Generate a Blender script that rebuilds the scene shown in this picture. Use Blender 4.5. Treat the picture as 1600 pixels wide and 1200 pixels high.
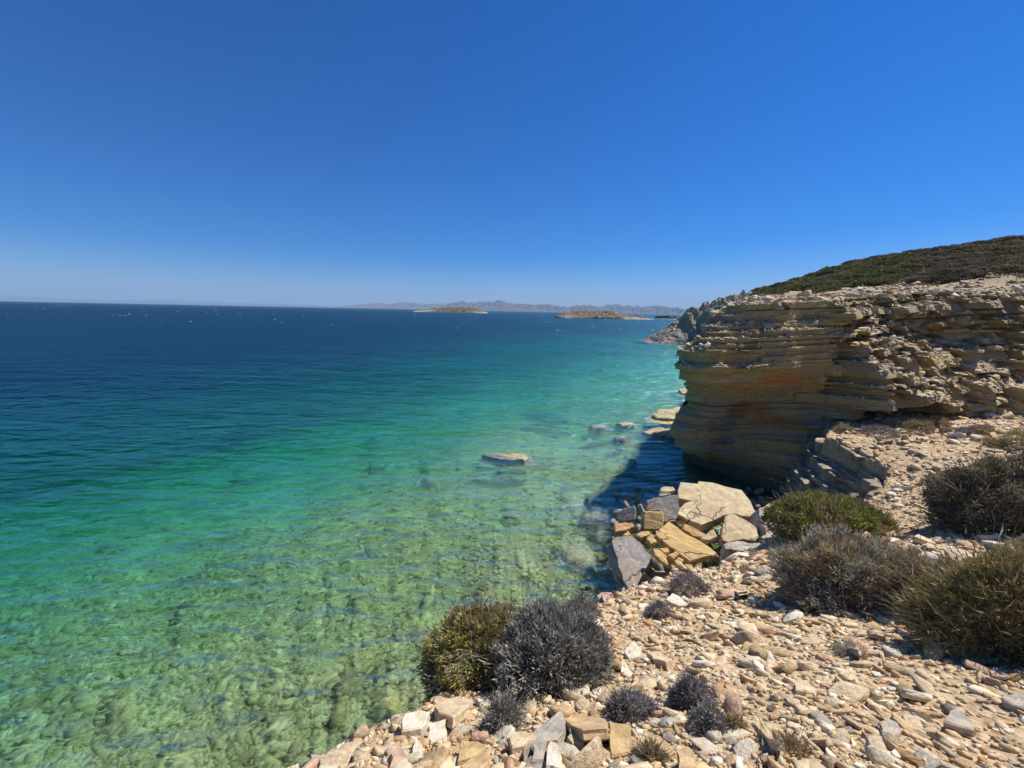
import bpy, bmesh, math, random, time
import numpy as np
from mathutils import Vector, Matrix
from mathutils.bvhtree import BVHTree

for o in list(bpy.data.objects): bpy.data.objects.remove(o)
scene = bpy.context.scene
COL = scene.collection
R = np.random.default_rng(7)
_T0 = time.time()
def lap(w): print('LAP %-12s %.1f' % (w, time.time() - _T0))
random.seed(7)

# ------------------------------------------------------------------ camera
H = 8.0                       # eye above the sea
F = 600.0                     # focal length in pixels of the 1600 x 1200 photograph
PITCH = math.atan(114 / F); ROLL = 0.020
_f = np.array([0, math.cos(PITCH), -math.sin(PITCH)])
_u0 = np.array([0, math.sin(PITCH), math.cos(PITCH)]); _r0 = np.array([1.0, 0, 0])
_r = math.cos(ROLL) * _r0 + math.sin(ROLL) * _u0
_u = math.cos(ROLL) * _u0 - math.sin(ROLL) * _r0
CAM = np.array([0, 0, H])
cam_d = bpy.data.cameras.new('camera'); cam = bpy.data.objects.new('camera', cam_d); COL.objects.link(cam)
cam_d.sensor_width = 36; cam_d.lens = 36 * F / 1600; cam_d.clip_start = 0.05; cam_d.clip_end = 90000
cam.matrix_world = Matrix(((_r[0], _u[0], -_f[0], 0), (_r[1], _u[1], -_f[1], 0), (_r[2], _u[2], -_f[2], H), (0, 0, 0, 1)))
scene.camera = cam

# ------------------------------------------------------------------ sky, sun, exposure
SUN = np.array([4.0, 2.3, 6.0]); SUN /= np.linalg.norm(SUN)
world = bpy.data.worlds.new('World'); scene.world = world; world.use_nodes = True
wt = world.node_tree; wt.nodes.clear()
sky = wt.nodes.new('ShaderNodeTexSky'); sky.sky_type = 'NISHITA'; sky.sun_disc = False
sky.sun_elevation = math.asin(SUN[2]); sky.sun_rotation = math.atan2(SUN[0], SUN[1])
sky.altitude = 0; sky.air_density = 0.8; sky.dust_density = 0.4; sky.ozone_density = 10.0
hsv = wt.nodes.new('ShaderNodeHueSaturation'); hsv.inputs['Hue'].default_value = 0.508; hsv.inputs['Saturation'].default_value = 1.40
bg = wt.nodes.new('ShaderNodeBackground'); bg.inputs['Strength'].default_value = 0.085
wo = wt.nodes.new('ShaderNodeOutputWorld')
wt.links.new(sky.outputs[0], hsv.inputs['Color']); wt.links.new(hsv.outputs[0], bg.inputs[0]); wt.links.new(bg.outputs[0], wo.inputs[0])
sun_d = bpy.data.lights.new('sun', 'SUN'); sun_d.energy = 4.8; sun_d.angle = math.radians(0.53); sun_d.color = (1.0, 0.95, 0.87)
sun_o = bpy.data.objects.new('sun', sun_d); COL.objects.link(sun_o)
sun_o.rotation_euler = Vector(SUN).to_track_quat('Z', 'Y').to_euler(); sun_o.location = (20, 10, 60)
vs = scene.view_settings; vs.view_transform = 'Standard'; vs.look = 'None'; vs.exposure = 0.50; vs.gamma = 1; vs.use_curve_mapping = False
scene.cycles.max_bounces = 6; scene.cycles.transparent_max_bounces = 8; scene.cycles.volume_bounces = 0
scene.cycles.diffuse_bounces = 4; scene.cycles.glossy_bounces = 2
scene.cycles.use_denoising = True
scene.cycles.sample_clamp_indirect = 6

# ------------------------------------------------------------------ geometry helpers
def ray(u, v): return _f + (u - 800) / F * _r + (600 - v) / F * _u
def P(u, v, t): return CAM + t * ray(u, v)                       # pixel at a depth along the view axis
def S(u, v, z=0.0):                                              # pixel on a horizontal plane
    d = ray(u, v); return CAM + (z - H) / d[2] * d
def depth(p): return float(np.dot(np.asarray(p, float) - CAM, _f))
def project(p):
    q = np.asarray(p, float) - CAM; z = q @ _f
    return 800 + F * (q @ _r) / z, 600 - F * (q @ _u) / z, z

def _h(i, j, k, s):
    n = (i * 374761393 + j * 668265263 + k * 2147483647 * 3 + s * 974634777) & 0xffffffff
    n = ((n ^ (n >> 13)) * 1274126177) & 0xffffffff
    n = ((n ^ (n >> 16)) * 2246822519) & 0xffffffff
    return ((n ^ (n >> 15)) & 0xffffff) / float(0xffffff)
def vn(x, y=0.0, z=0.0, s=0):                                    # smooth value noise, -1..1
    x, y, z = np.broadcast_arrays(np.asarray(x, float), np.asarray(y, float), np.asarray(z, float))
    i, j, k = np.floor(x).astype(np.int64), np.floor(y).astype(np.int64), np.floor(z).astype(np.int64)
    a, b, c = x - i, y - j, z - k
    a, b, c = [q * q * q * (q * (q * 6 - 15) + 10) for q in (a, b, c)]
    L = lambda p, q, w: p + (q - p) * w
    r = L(L(L(_h(i, j, k, s), _h(i + 1, j, k, s), a), L(_h(i, j + 1, k, s), _h(i + 1, j + 1, k, s), a), b),
          L(L(_h(i, j, k + 1, s), _h(i + 1, j, k + 1, s), a), L(_h(i, j + 1, k + 1, s), _h(i + 1, j + 1, k + 1, s), a), b), c)
    return r * 2 - 1
def fbm(x, y=0.0, z=0.0, s=0, o=4):
    t, a = 0, 0.5
    for q in range(o):
        f = 2.03 ** q; t = t + a * vn(np.asarray(x) * f, np.asarray(y) * f, np.asarray(z) * f, s + q * 17); a *= 0.5
    return t
def tps(pts, vals, lam=1e-3):                                    # thin plate spline through scattered heights
    p = np.asarray(pts, float); v = np.asarray(vals, float); n = len(p)
    k = lambda d2: 0.5 * d2 * np.log(d2 + 1e-9)
    d2 = ((p[:, None] - p[None]) ** 2).sum(-1)
    A = np.zeros((n + 3, n + 3)); A[:n, :n] = k(d2) + lam * np.eye(n); A[:n, n] = 1; A[:n, n + 1:] = p
    A[n, :n] = 1; A[n + 1:, :n] = p.T
    w = np.linalg.solve(A, np.concatenate([v, np.zeros(3)]))
    def f(x, y):
        x, y = np.broadcast_arrays(np.asarray(x, float), np.asarray(y, float))
        out = w[n] + w[n + 1] * x + w[n + 2] * y
        for i in range(n): out = out + w[i] * k((x - p[i, 0]) ** 2 + (y - p[i, 1]) ** 2)
        return out
    return f
def line_dist(x, y, poly):
    d = np.full(np.shape(x), 1e9)
    for (ax, ay), (bx, by) in zip(poly[:-1], poly[1:]):
        ex, ey = bx - ax, by - ay
        t = np.clip(((x - ax) * ex + (y - ay) * ey) / (ex * ex + ey * ey + 1e-12), 0, 1)
        d = np.minimum(d, np.hypot(x - ax - t * ex, y - ay - t * ey))
    return d
def inside(x, y, poly):
    r = np.zeros(np.shape(x), bool)
    for (ax, ay), (bx, by) in zip(poly, poly[1:] + poly[:1]):
        c = (ay > y) != (by > y)
        r ^= c & (x < (bx - ax) * (y - ay) / (by - ay + 1e-12) + ax)
    return r

def tag(o, label=None, cat=None, group=None, kind=None):
    for k, v in (('label', label), ('category', cat), ('group', group), ('kind', kind)):
        if v: o[k] = v
    return o
def link(name, data, mat=None, parent=None):
    o = bpy.data.objects.new(name, data); COL.objects.link(o)
    if mat is not None and data is not None and not data.materials: data.materials.append(mat)
    if parent is not None: o.parent = parent
    return o
def mesh(name, verts, faces, smooth=False, cols=None):
    me = bpy.data.meshes.new(name)
    me.from_pydata(np.asarray(verts, float).tolist(), [], faces if isinstance(faces, list) else np.asarray(faces).tolist())
    if smooth: me.polygons.foreach_set('use_smooth', np.ones(len(me.polygons), bool))
    if cols is not None:
        a = me.attributes.new('col', 'FLOAT_COLOR', 'FACE')
        c = np.ones((len(me.polygons), 4), np.float32); c[:, :3] = cols; a.data.foreach_set('color', c.ravel())
    me.update(); return me
def tri_mesh(name, V, T, cols=None, smooth=False):               # fast path for big triangle soups
    me = bpy.data.meshes.new(name); V = np.asarray(V, np.float32); T = np.asarray(T, np.int32)
    me.vertices.add(len(V)); me.vertices.foreach_set('co', V.ravel())
    me.loops.add(T.size); me.loops.foreach_set('vertex_index', T.ravel())
    me.polygons.add(len(T)); me.polygons.foreach_set('loop_start', np.arange(0, T.size, 3, dtype=np.int32))
    if smooth: me.polygons.foreach_set('use_smooth', np.ones(len(T), bool))
    if cols is not None:
        a = me.attributes.new('col', 'FLOAT_COLOR', 'FACE')
        c = np.ones((len(T), 4), np.float32); c[:, :3] = cols; a.data.foreach_set('color', c.ravel())
    me.update(calc_edges=True); me.validate(); return me
def grid_faces(nu, nv, closed=False):
    i, j = np.meshgrid(np.arange(nu - 1), np.arange(nv - 1), indexing='ij')
    a = (i * nv + j).ravel()
    return np.stack([a, a + nv, a + nv + 1, a + 1], 1)
def empty(name, loc=(0, 0, 0), rz=0.0):
    o = bpy.data.objects.new(name, None); COL.objects.link(o); o.location = loc; o.rotation_euler = (0, 0, rz); o.empty_display_size = 0.2
    return o

# ------------------------------------------------------------------ material helpers
class NT:
    def __init__(s, name):
        s.m = bpy.data.materials.new(name); s.m.use_nodes = True; s.t = s.m.node_tree; s.t.nodes.clear()
        s.out = s.t.nodes.new('ShaderNodeOutputMaterial')
    def n(s, typ, props=None, **inp):
        x = s.t.nodes.new('ShaderNode' + typ)
        for k, v in (props or {}).items(): setattr(x, k, v)
        for k, v in inp.items():
            k = int(k[1:]) if k[0] == 'i' and k[1:].isdigit() else k.replace('_', ' ')
            if isinstance(v, bpy.types.NodeSocket): s.t.links.new(v, x.inputs[k])
            else: x.inputs[k].default_value = v
        return x
    def mix(s, fac, a, b, blend='MIX'):
        x = s.t.nodes.new('ShaderNodeMix'); x.data_type = 'RGBA'; x.blend_type = blend
        for k, v in ((0, fac), (6, a), (7, b)):
            if isinstance(v, bpy.types.NodeSocket): s.t.links.new(v, x.inputs[k])
            else: x.inputs[k].default_value = (*v, 1) if isinstance(v, tuple) and len(v) == 3 else v
        return x.outputs[2]
    def math(s, op, a, b=0.5, c=None):
        x = s.t.nodes.new('ShaderNodeMath'); x.operation = op
        for k, v in enumerate((a, b, c)):
            if v is None: continue
            if isinstance(v, bpy.types.NodeSocket): s.t.links.new(v, x.inputs[k])
            else: x.inputs[k].default_value = v
        return x.outputs[0]
    def ramp(s, fac, stops, interp='LINEAR'):
        x = s.t.nodes.new('ShaderNodeValToRGB'); e = x.color_ramp.elements; x.color_ramp.interpolation = interp
        while len(e) < len(stops): e.new(0.5)
        for q, (p, c) in zip(e, stops): q.position = p; q.color = (*c, 1) if len(c) == 3 else c
        s.t.links.new(fac, x.inputs[0]); return x.outputs[0]
    def pos(s, scale=(1, 1, 1), rot=(0, 0, 0)):
        g = s.n('NewGeometry'); m = s.n('Mapping', None, Vector=g.outputs['Position'], Scale=scale, Rotation=rot); return m.outputs[0]
    def noise(s, vec, scale, detail=4.0, rough=0.55, dist=0.0):
        return s.n('TexNoise', None, Vector=vec, Scale=scale, Detail=detail, Roughness=rough, Distortion=dist).outputs['Fac']
    def surf(s, col, rough=0.9, normal=None, spec=0.2):
        p = s.n('BsdfPrincipled'); 
        for k, v in (('Base Color', col), ('Roughness', rough), ('Specular IOR Level', spec), ('Normal', normal)):
            if v is None: continue
            if isinstance(v, bpy.types.NodeSocket): s.t.links.new(v, p.inputs[k])
            else: p.inputs[k].default_value = (*v, 1) if isinstance(v, tuple) else v
        s.t.links.new(p.outputs[0], s.out.inputs[0]); return p
    def bump(s, h, dist=0.05, strength=1.0, normal=None):
        b = s.n('Bump', None, Height=h, Distance=dist, Strength=strength)
        if normal is not None: s.t.links.new(normal, b.inputs['Normal'])
        return b.outputs[0]

def mat_cliff():
    m = NT('stratified_cliff_rock')
    warp = m.noise(m.pos((0.25, 0.25, 0.5)), 1.0, 3)
    g = m.n('NewGeometry'); sep = m.n('SeparateXYZ', None, Vector=g.outputs['Position'])
    x, y, z = sep.outputs
    zz = m.math('ADD', m.math('SUBTRACT', z, m.math('MULTIPLY', x, 0.055)), m.math('MULTIPLY', warp, 0.5))
    cv = m.n('CombineXYZ', None, X=m.math('MULTIPLY', x, 0.12), Y=m.math('MULTIPLY', y, 0.12), Z=m.math('MULTIPLY', zz, 2.4)).outputs[0]
    band = m.noise(cv, 1.0, 6, 0.7)
    col = m.ramp(band, [(0.30, (0.22, 0.175, 0.11)), (0.42, (0.36, 0.27, 0.105)), (0.50, (0.47, 0.345, 0.13)), (0.58, (0.36, 0.29, 0.165)), (0.70, (0.54, 0.42, 0.22))])
    patch = m.noise(m.pos((0.5, 0.5, 0.9)), 1.0, 5, 0.65)
    col = m.mix(m.ramp(patch, [(0.45, (0, 0, 0)), (0.62, (0.8, 0.8, 0.8))]), col, (0.30, 0.265, 0.205))
    # iron stained zones of the rock, each with a place of its own
    st = None
    for (px, pz, rx, rz) in STAINS:
        dx = m.math('DIVIDE', m.math('SUBTRACT', x, px), rx); dz = m.math('DIVIDE', m.math('SUBTRACT', z, pz), rz)
        d = m.math('SQRT', m.math('ADD', m.math('MULTIPLY', dx, dx), m.math('MULTIPLY', dz, dz)))
        k = m.math('SUBTRACT', 1.0, d)
        st = k if st is None else m.math('MAXIMUM', st, k)
    sn = m.noise(m.pos((0.8, 0.8, 2.5)), 1.6, 6, 0.7)
    sf = m.ramp(m.math('ADD', m.math('MULTIPLY', st, 0.55), sn), [(0.60, (0, 0, 0)), (0.85, (1, 1, 1))])
    col = m.mix(m.math('MULTIPLY', sf, 0.8), col, (0.42, 0.19, 0.035))
    # sea wetted, algae dark foot of the cliff
    wet = m.ramp(m.math('ADD', m.math('MULTIPLY', m.math('ADD', z, m.math('MULTIPLY', x, -0.10)), 0.5), m.math('MULTIPLY', sn, 0.5)), [(0.0, (1, 1, 1)), (0.22, (0.0, 0, 0))])
    col = m.mix(m.math('MULTIPLY', wet, 0.75), col, (0.055, 0.052, 0.045))
    # pale sandy tone mixed in where the surface faces upward
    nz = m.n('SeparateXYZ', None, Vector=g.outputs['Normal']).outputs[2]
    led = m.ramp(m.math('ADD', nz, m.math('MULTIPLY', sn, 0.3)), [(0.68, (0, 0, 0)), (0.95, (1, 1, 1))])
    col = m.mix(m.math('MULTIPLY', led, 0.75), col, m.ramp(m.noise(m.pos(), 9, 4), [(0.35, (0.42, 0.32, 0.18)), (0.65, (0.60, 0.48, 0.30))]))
    fine = m.noise(m.pos((1.2, 1.2, 6)), 5.0, 8, 0.7)
    col = m.mix(0.55, col, m.ramp(fine, [(0.3, (0.35, 0.35, 0.35)), (0.7, (0.75, 0.75, 0.75))]), 'OVERLAY')
    vor = m.n('TexVoronoi', {'feature': 'DISTANCE_TO_EDGE'}, Vector=m.pos((1.0, 1.0, 2.6)), Scale=1.7).outputs['Distance']
    hgt = m.math('ADD', m.math('MULTIPLY', fine, 0.7), m.math('MULTIPLY', m.ramp(vor, [(0, (0, 0, 0)), (0.05, (1, 1, 1))]), 0.25))
    m.surf(col, 0.92, m.bump(hgt, 0.12, 0.9), 0.15); return m.m

def mat_stone(name, attr=False, base=None, amt=0.16, rough=0.85, spec=0.2, scale=1.0, lichen=0.0, grain=(1, 1, 1), bumpd=0.02, wetfoot=0.6):
    m = NT(name)
    if base is not None: col = m.mix(0.0, base, base)
    elif attr: col = m.n('Attribute', {'attribute_name': 'col'}).outputs['Color']
    else:
        r = m.n('ObjectInfo').outputs['Color']; col = r
    tc = m.n('TexCoord').outputs['Object'] if not attr else m.pos()
    mp = m.n('Mapping', None, Vector=tc, Scale=grain).outputs[0]
    n1 = m.noise(mp, 6 * scale, 7, 0.68); n2 = m.noise(mp, 1.6 * scale, 4, 0.6)
    lo, hi = 0.5 - amt * 1.6, 0.5 + amt * 1.2
    col = m.mix(1.0, col, m.ramp(n1, [(0.30, (lo,) * 3), (0.70, (hi,) * 3)]), 'OVERLAY')
    col = m.mix(m.ramp(n2, [(0.50, (0, 0, 0)), (0.72, (0.5, 0.5, 0.5))]), col, (0.50, 0.33, 0.17))
    if lichen:
        n3 = m.noise(mp, 3.1 * scale, 6, 0.7)
        col = m.mix(m.ramp(n3, [(0.56, (0, 0, 0)), (0.66, (lichen,) * 3)]), col, (0.10, 0.09, 0.075))
    hgt = n1
    if base is not None:
        wv = m.n('VectorMath', {'operation': 'ADD'}, i0=mp, i1=m.n('TexNoise', None, Vector=mp, Scale=2.0 * scale, Detail=5.0).outputs['Color']).outputs[0]
        ed = m.n('TexVoronoi', {'feature': 'DISTANCE_TO_EDGE'}, Vector=wv, Scale=1.5 * scale).outputs['Distance']
        n4 = m.noise(mp, 0.9 * scale, 5, 0.7); n5 = m.noise(mp, 14 * scale, 6, 0.75)
        crack = m.math('MULTIPLY', m.ramp(ed, [(0.0, (1, 1, 1)), (0.022, (0, 0, 0))]), m.ramp(n4, [(0.45, (0, 0, 0)), (0.55, (1, 1, 1))]))
        col = m.mix(m.math('MULTIPLY', crack, 0.7), col, (0.10, 0.075, 0.045))
        col = m.mix(m.ramp(n4, [(0.52, (0, 0, 0)), (0.70, (0.45, 0.45, 0.45))]), col, (0.25, 0.21, 0.16))
        col = m.mix(m.ramp(n5, [(0.52, (0, 0, 0)), (0.72, (0.55, 0.55, 0.55))]), col, (0.66, 0.58, 0.44))
        wz = m.n('SeparateXYZ', None, Vector=m.n('NewGeometry').outputs['Position']).outputs[2]
        wet = m.ramp(m.math('ADD', wz, m.math('MULTIPLY', n2, 0.35)), [(0.25, (1, 1, 1)), (0.48, (0, 0, 0))])
        col = m.mix(m.math('MULTIPLY', wet, wetfoot), col, (0.10, 0.085, 0.055))
        hgt = m.math('SUBTRACT', m.math('ADD', n1, m.math('MULTIPLY', n5, 0.5)), crack)
    m.surf(col, rough, m.bump(hgt, bumpd * 1.5, 0.9), spec); return m.m

def mat_soil(name, a, b, c):
    m = NT(name)
    n1 = m.noise(m.pos(), 0.7, 6, 0.6); n2 = m.noise(m.pos(), 7.0, 8, 0.72)
    vor = m.n('TexVoronoi', None, Vector=m.pos(), Scale=14.0)
    chips = m.ramp(vor.outputs['Distance'], [(0.0, (1, 1, 1)), (0.5, (0, 0, 0))])
    col = m.mix(m.ramp(n1, [(0.35, (0, 0, 0)), (0.65, (1, 1, 1))]), a, b)
    col = m.mix(m.ramp(n2, [(0.42, (0, 0, 0)), (0.66, (1, 1, 1))]), col, c)
    col = m.mix(0.5, col, m.ramp(vor.outputs['Color'], [(0.1, (0.3, 0.3, 0.3)), (0.9, (0.7, 0.7, 0.7))]), 'OVERLAY')
    h = m.math('ADD', m.math('MULTIPLY', n2, 0.6), m.math('MULTIPLY', chips, 0.5))
    m.surf(col, 0.95, m.bump(h, 0.06, 1.0), 0.1); return m.m

def mat_leaf(name, trans=0.25):
    m = NT(name)
    col = m.n('Attribute', {'attribute_name': 'col'}).outputs['Color']
    d = m.n('BsdfDiffuse', None, Color=col, Roughness=0.6); t = m.n('BsdfTranslucent', None, Color=col)
    gl = m.n('BsdfGlossy', None, Color=(1, 1, 1, 1), Roughness=0.5)
    x = m.n('MixShader', None, Fac=trans); m.t.links.new(d.outputs[0], x.inputs[1]); m.t.links.new(t.outputs[0], x.inputs[2])
    y = m.n('MixShader', None, Fac=0.03); m.t.links.new(x.outputs[0], y.inputs[1]); m.t.links.new(gl.outputs[0], y.inputs[2])
    m.t.links.new(y.outputs[0], m.out.inputs[0]); return m.m

def mat_sea():
    m = NT('clear_sea_water')
    cd = m.n('CameraData')   # only used to keep nothing: distance independent water below
    m.t.nodes.remove(cd)
    a = m.noise(m.pos((0.42, 1.0, 1), (0, 0, 0.22)), 1.8, 2.2, 0.45, 0.3)     # wind ripples, crests across the breeze
    b = m.noise(m.pos((0.40, 1.0, 1), (0, 0, 0.30)), 0.42, 2.0, 0.5, 0.2)
    c = m.noise(m.pos((0.5, 1.0, 1), (0, 0, 0.3)), 0.05, 2.0, 0.5)
    h = m.math('ADD', m.math('MULTIPLY', a, 0.38), m.math('ADD', m.math('MULTIPLY', b, 0.65), m.math('MULTIPLY', c, 2.4)))
    nrm = m.bump(h, 1.0, 1.0)
    fr = m.n('Fresnel', None, IOR=1.33, Normal=nrm).outputs[0]
    tr = m.n('BsdfTransparent', None, Color=(1, 1, 1, 1)); rf = m.n('BsdfRefraction', None, Color=(1, 1, 1, 1), Roughness=0.0, IOR=1.2, Normal=nrm)
    gl = m.n('BsdfGlossy', None, Color=(0.30, 0.80, 1.0, 1), Roughness=0.33, Normal=nrm)
    body = m.n('MixShader', None, Fac=0.45); m.t.links.new(tr.outputs[0], body.inputs[1]); m.t.links.new(rf.outputs[0], body.inputs[2])
    mx = m.n('MixShader', None, Fac=m.math('DIVIDE', m.math('MULTIPLY', m.math('MULTIPLY', fr, fr), 0.32), m.math('ADD', m.math('MULTIPLY', fr, fr), 0.012))); m.t.links.new(body.outputs[0], mx.inputs[1]); m.t.links.new(gl.outputs[0], mx.inputs[2])
    m.t.links.new(mx.outputs[0], m.out.inputs[0])
    # water body: colour absorbed and scattered per metre
    ab = m.n('VolumeAbsorption', None, Color=(0.16, 0.848, 0.82, 1), Density=0.235)
    m.t.links.new(ab.outputs[0], m.out.inputs[1]); return m.m

def mat_bed():
    m = NT('stony_sea_bed')
    n1 = m.noise(m.pos((0.6, 1, 1), (0, 0, 0.5)), 0.16, 5, 0.6); n2 = m.noise(m.pos(), 1.1, 7, 0.7)
    v = m.n('TexVoronoi', None, Vector=m.pos((1, 1, 0.3)), Scale=2.6, Randomness=1.0)
    col = m.ramp(n2, [(0.30, (0.28, 0.23, 0.09)), (0.5, (0.41, 0.345, 0.15)), (0.68, (0.56, 0.48, 0.24))])
    col = m.mix(0.5, col, m.ramp(v.outputs['Color'], [(0.2, (0.2, 0.2, 0.2)), (0.8, (0.8, 0.8, 0.8))]), 'OVERLAY')
    col = m.mix(m.ramp(n1, [(0.46, (0, 0, 0)), (0.62, (0.7, 0.7, 0.7))]), col, (0.60, 0.54, 0.33))
    m.surf(col, 0.95, m.bump(n2, 0.2, 0.8), 0.0); return m.m

def mat_island(name, top, mid, rock, z0, z1):
    m = NT(name)
    z = m.n('SeparateXYZ', None, Vector=m.n('NewGeometry').outputs['Position']).outputs[2]
    k = m.n('MapRange', None, Value=z, i1=z0, i2=z1).outputs[0]
    s = 40.0 / max(z1, 1)
    n1 = m.noise(m.pos(), 0.02 * s, 6, 0.7); n2 = m.noise(m.pos((1, 1, 2)), 0.06 * s, 6, 0.7)
    col = m.mix(m.ramp(n2, [(0.4, (0, 0, 0)), (0.62, (1, 1, 1))]), top, mid)
    f = m.ramp(m.math('ADD', k, m.math('MULTIPLY', m.math('SUBTRACT', n1, 0.5), 1.3)), [(0.22, (1, 1, 1)), (0.34, (0, 0, 0))])
    col = m.mix(f, col, rock)
    m.surf(col, 0.95, m.bump(n2, z1 * 0.15, 0.6), 0.1); return m.m

def mat_plain(name, c, rough=0.9): 
    m = NT(name); n = m.noise(m.n('TexCoord').outputs['Object'], 9.0, 5, 0.6)
    m.surf(m.mix(m.ramp(n, [(0.35, (0, 0, 0)), (0.65, (1, 1, 1))]), tuple(0.75 * q for q in c), c), rough); return m.m

# ------------------------------------------------------------------ the near ground
BRINK_PX = [(300, 1290, 2.1), (430, 1203, 2.55), (520, 1152, 2.85), (620, 1118, 3.15), (690, 1088, 3.5), (765, 1040, 4.2), (850, 985, 5.3), (935, 938, 6.9),
            (985, 920, 7.9), (1040, 893, 8.9), (1110, 890, 9.3), (1190, 850, 10.3), (1250, 822, 11.2), (1330, 798, 11.8), (1372, 772, 12.6),
            (1392, 742, 13.5), (1345, 712, 14.6), (1292, 686, 16.0), (1300, 668, 17.3)]
BR3 = [P(*q) for q in BRINK_PX]
BRINK = [(-2.2, -9.0), (-1.9, -4.0), (-1.7, 0.0)] + [(p[0], p[1]) for p in BR3] + [(15.0, 17.5), (15.6, 22.0)]
LAND = BRINK + [(60, 22), (60, -9.0)]
GP = [P(*q) for q in [(1600, 650, 17.4), (1400, 655, 17.6), (1500, 652, 17.3), (1500, 700, 14.0), (1600, 750, 10.6), (1600, 690, 13.6), (1600, 900, 6.2), (1600, 1080, 3.1), (1600, 1190, 2.4),
      (1000, 1190, 2.25), (800, 1190, 2.35), (620, 1190, 2.5), (1000, 1050, 3.75), (1150, 1000, 4.6), (1400, 1000, 4.4), (1250, 880, 7.9), (1450, 850, 7.9), (1450, 760, 11.3),
      (1100, 920, 7.5), (1300, 1190, 2.25), (1300, 1100, 2.95), (1250, 950, 5.9)]]
GP += [p for p in BR3] + [np.array(q) for q in [(0, 0, 6.35), (0, -4, 7.0), (8, -4, 7.4), (-2, -4, 6.4), (6, 0, 6.1), (25, -3, 7.6), (32, 8, 5.0), (34, 16, 4.2), (16, 2, 5.4)]]
_gt = tps([p[:2] for p in GP], [p[2] for p in GP], 0.02)
def ground_top(x, y):
    return _gt(x, y)
def ground(x, y, micro=True):
    x, y = np.broadcast_arrays(np.asarray(x, float), np.asarray(y, float))
    z = _gt(x, y)
    wx, wy = x + 0.32 * fbm(x * 0.9, y * 0.9, 0, 71, 3), y + 0.32 * fbm(x * 0.9, y * 0.9, 5, 72, 3)
    d = line_dist(wx, wy, BRINK); ins = inside(wx, wy, LAND)
    dd = np.where(ins, 0.0, d)
    z = z - np.where(y > 9.8, 9.0, 1.75) * dd * (1 + 0.25 * fbm(x * 0.9, y * 0.9, 0, 5, 3)) - 0.25 * np.clip(dd * 4, 0, 1)
    if micro:
        z = z + 0.05 * fbm(x * 1.7, y * 1.7, 0, 11, 4) + 0.10 * fbm(x * 0.45, y * 0.45, 0, 13, 2) * np.clip(np.hypot(x, y) / 8, 0, 1)
        far = np.clip((np.hypot(x, y) - 9) / 5, 0, 1)           # bedding planes crop out as low steps on the shelf
        q = z * 9 + 2.2 * fbm(x * 0.5, y * 0.5, 0, 31, 4); st = (np.floor(q) + np.clip((q - np.floor(q)) * 3.0 - 1.0, 0, 1)) / 9 - 2.2 * fbm(x * 0.5, y * 0.5, 0, 31, 4) / 9
        z = z * (1 - 0.45 * far) + st * 0.45 * far
    return z
def hit(u, v, fn=ground, t0=0.6, t1=40.0):
    d = ray(u, v); t = np.linspace(t0, t1, 3000)
    z = fn(d[0] * t, d[1] * t) if fn is not ground else ground(d[0] * t, d[1] * t, False)
    k = np.argmax(H + d[2] * t < z)
    return CAM + t[k] * d if k > 0 else None

# ------------------------------------------------------------------ sea, sea bed
M = {}
M['sea'] = mat_sea(); M['bed'] = mat_bed()
COAST = BRINK + [(14.0, 16.5), (11.5, 15.2), (9.0, 17.5), (8.2, 18.6), (10.5, 24.0), (22, 45), (38, 80), (46, 112), (50, 122), (60, 128), (120, 150)]
def bed(x, y):
    d = line_dist(x, y, COAST)
    r = np.hypot(x, y)
    z = -(0.50 + 0.115 * d + 0.0012 * d * d) - 0.0002 * r * r
    z = z + (0.35 * fbm(x * 0.13, y * 0.13, 0, 41, 4)) * np.clip(d / 6, 0, 1) * 2.0
    z = z + 0.12 * fbm(x * 0.9, y * 0.9, 0, 43, 3) * np.clip(d / 3, 0.2, 1)
    return np.maximum(z, -45 + 0 * z)
rad = np.concatenate([np.linspace(0, 60, 260), np.geomspace(61, 900, 60), [3000, 30000]])
ang = np.linspace(-math.pi * 0.75, math.pi * 0.75, 420)
A_, Rr = np.meshgrid(ang, rad, indexing='ij'); bx, by = (Rr * np.sin(A_)), (Rr * np.cos(A_))
bz = bed(bx, by); bz[Rr > 800] = -45
me = mesh('sea_bed', np.stack([bx.ravel(), by.ravel(), bz.ravel()], 1), grid_faces(*bx.shape), True)
tag(link('sea_bed', me, M['bed']), 'green-tinted stony sea bed seen through the clear shallows', kind='structure')
L = 30000.0
V = [(sx * L, sy * L, z) for z in (-60.0, 0.0) for sx, sy in ((-1, -1), (1, -1), (1, 1), (-1, 1))]
me = mesh('sea', V, [(3, 2, 1, 0), (4, 5, 6, 7), (0, 1, 5, 4), (1, 2, 6, 5), (2, 3, 7, 6), (3, 0, 4, 7)])
tag(link('sea', me, M['sea']), 'clear sea turning from green shallows to deep blue', kind='structure')

# ------------------------------------------------------------------ ground sheet
M['scree'] = mat_soil('scree_soil', (0.44, 0.29, 0.16), (0.50, 0.37, 0.22), (0.58, 0.46, 0.30))
gx = np.concatenate([np.arange(-9, 8, 0.07), np.arange(8, 22, 0.09), np.arange(22, 36, 0.3)]); gy = np.concatenate([np.arange(-8, 0, 0.25), np.arange(0, 20.5, 0.08)])
X_, Y_ = np.meshgrid(gx, gy, indexing='ij'); Z_ = ground(X_, Y_)
Z_ = np.maximum(Z_, -4.0)
me = mesh('ground', np.stack([X_.ravel(), Y_.ravel(), Z_.ravel()], 1), grid_faces(*X_.shape), False)
tag(link('ground', me, M['scree']), 'sunlit scree slope and pale rock shelf above the water', kind='structure')

lap('ground')
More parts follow.
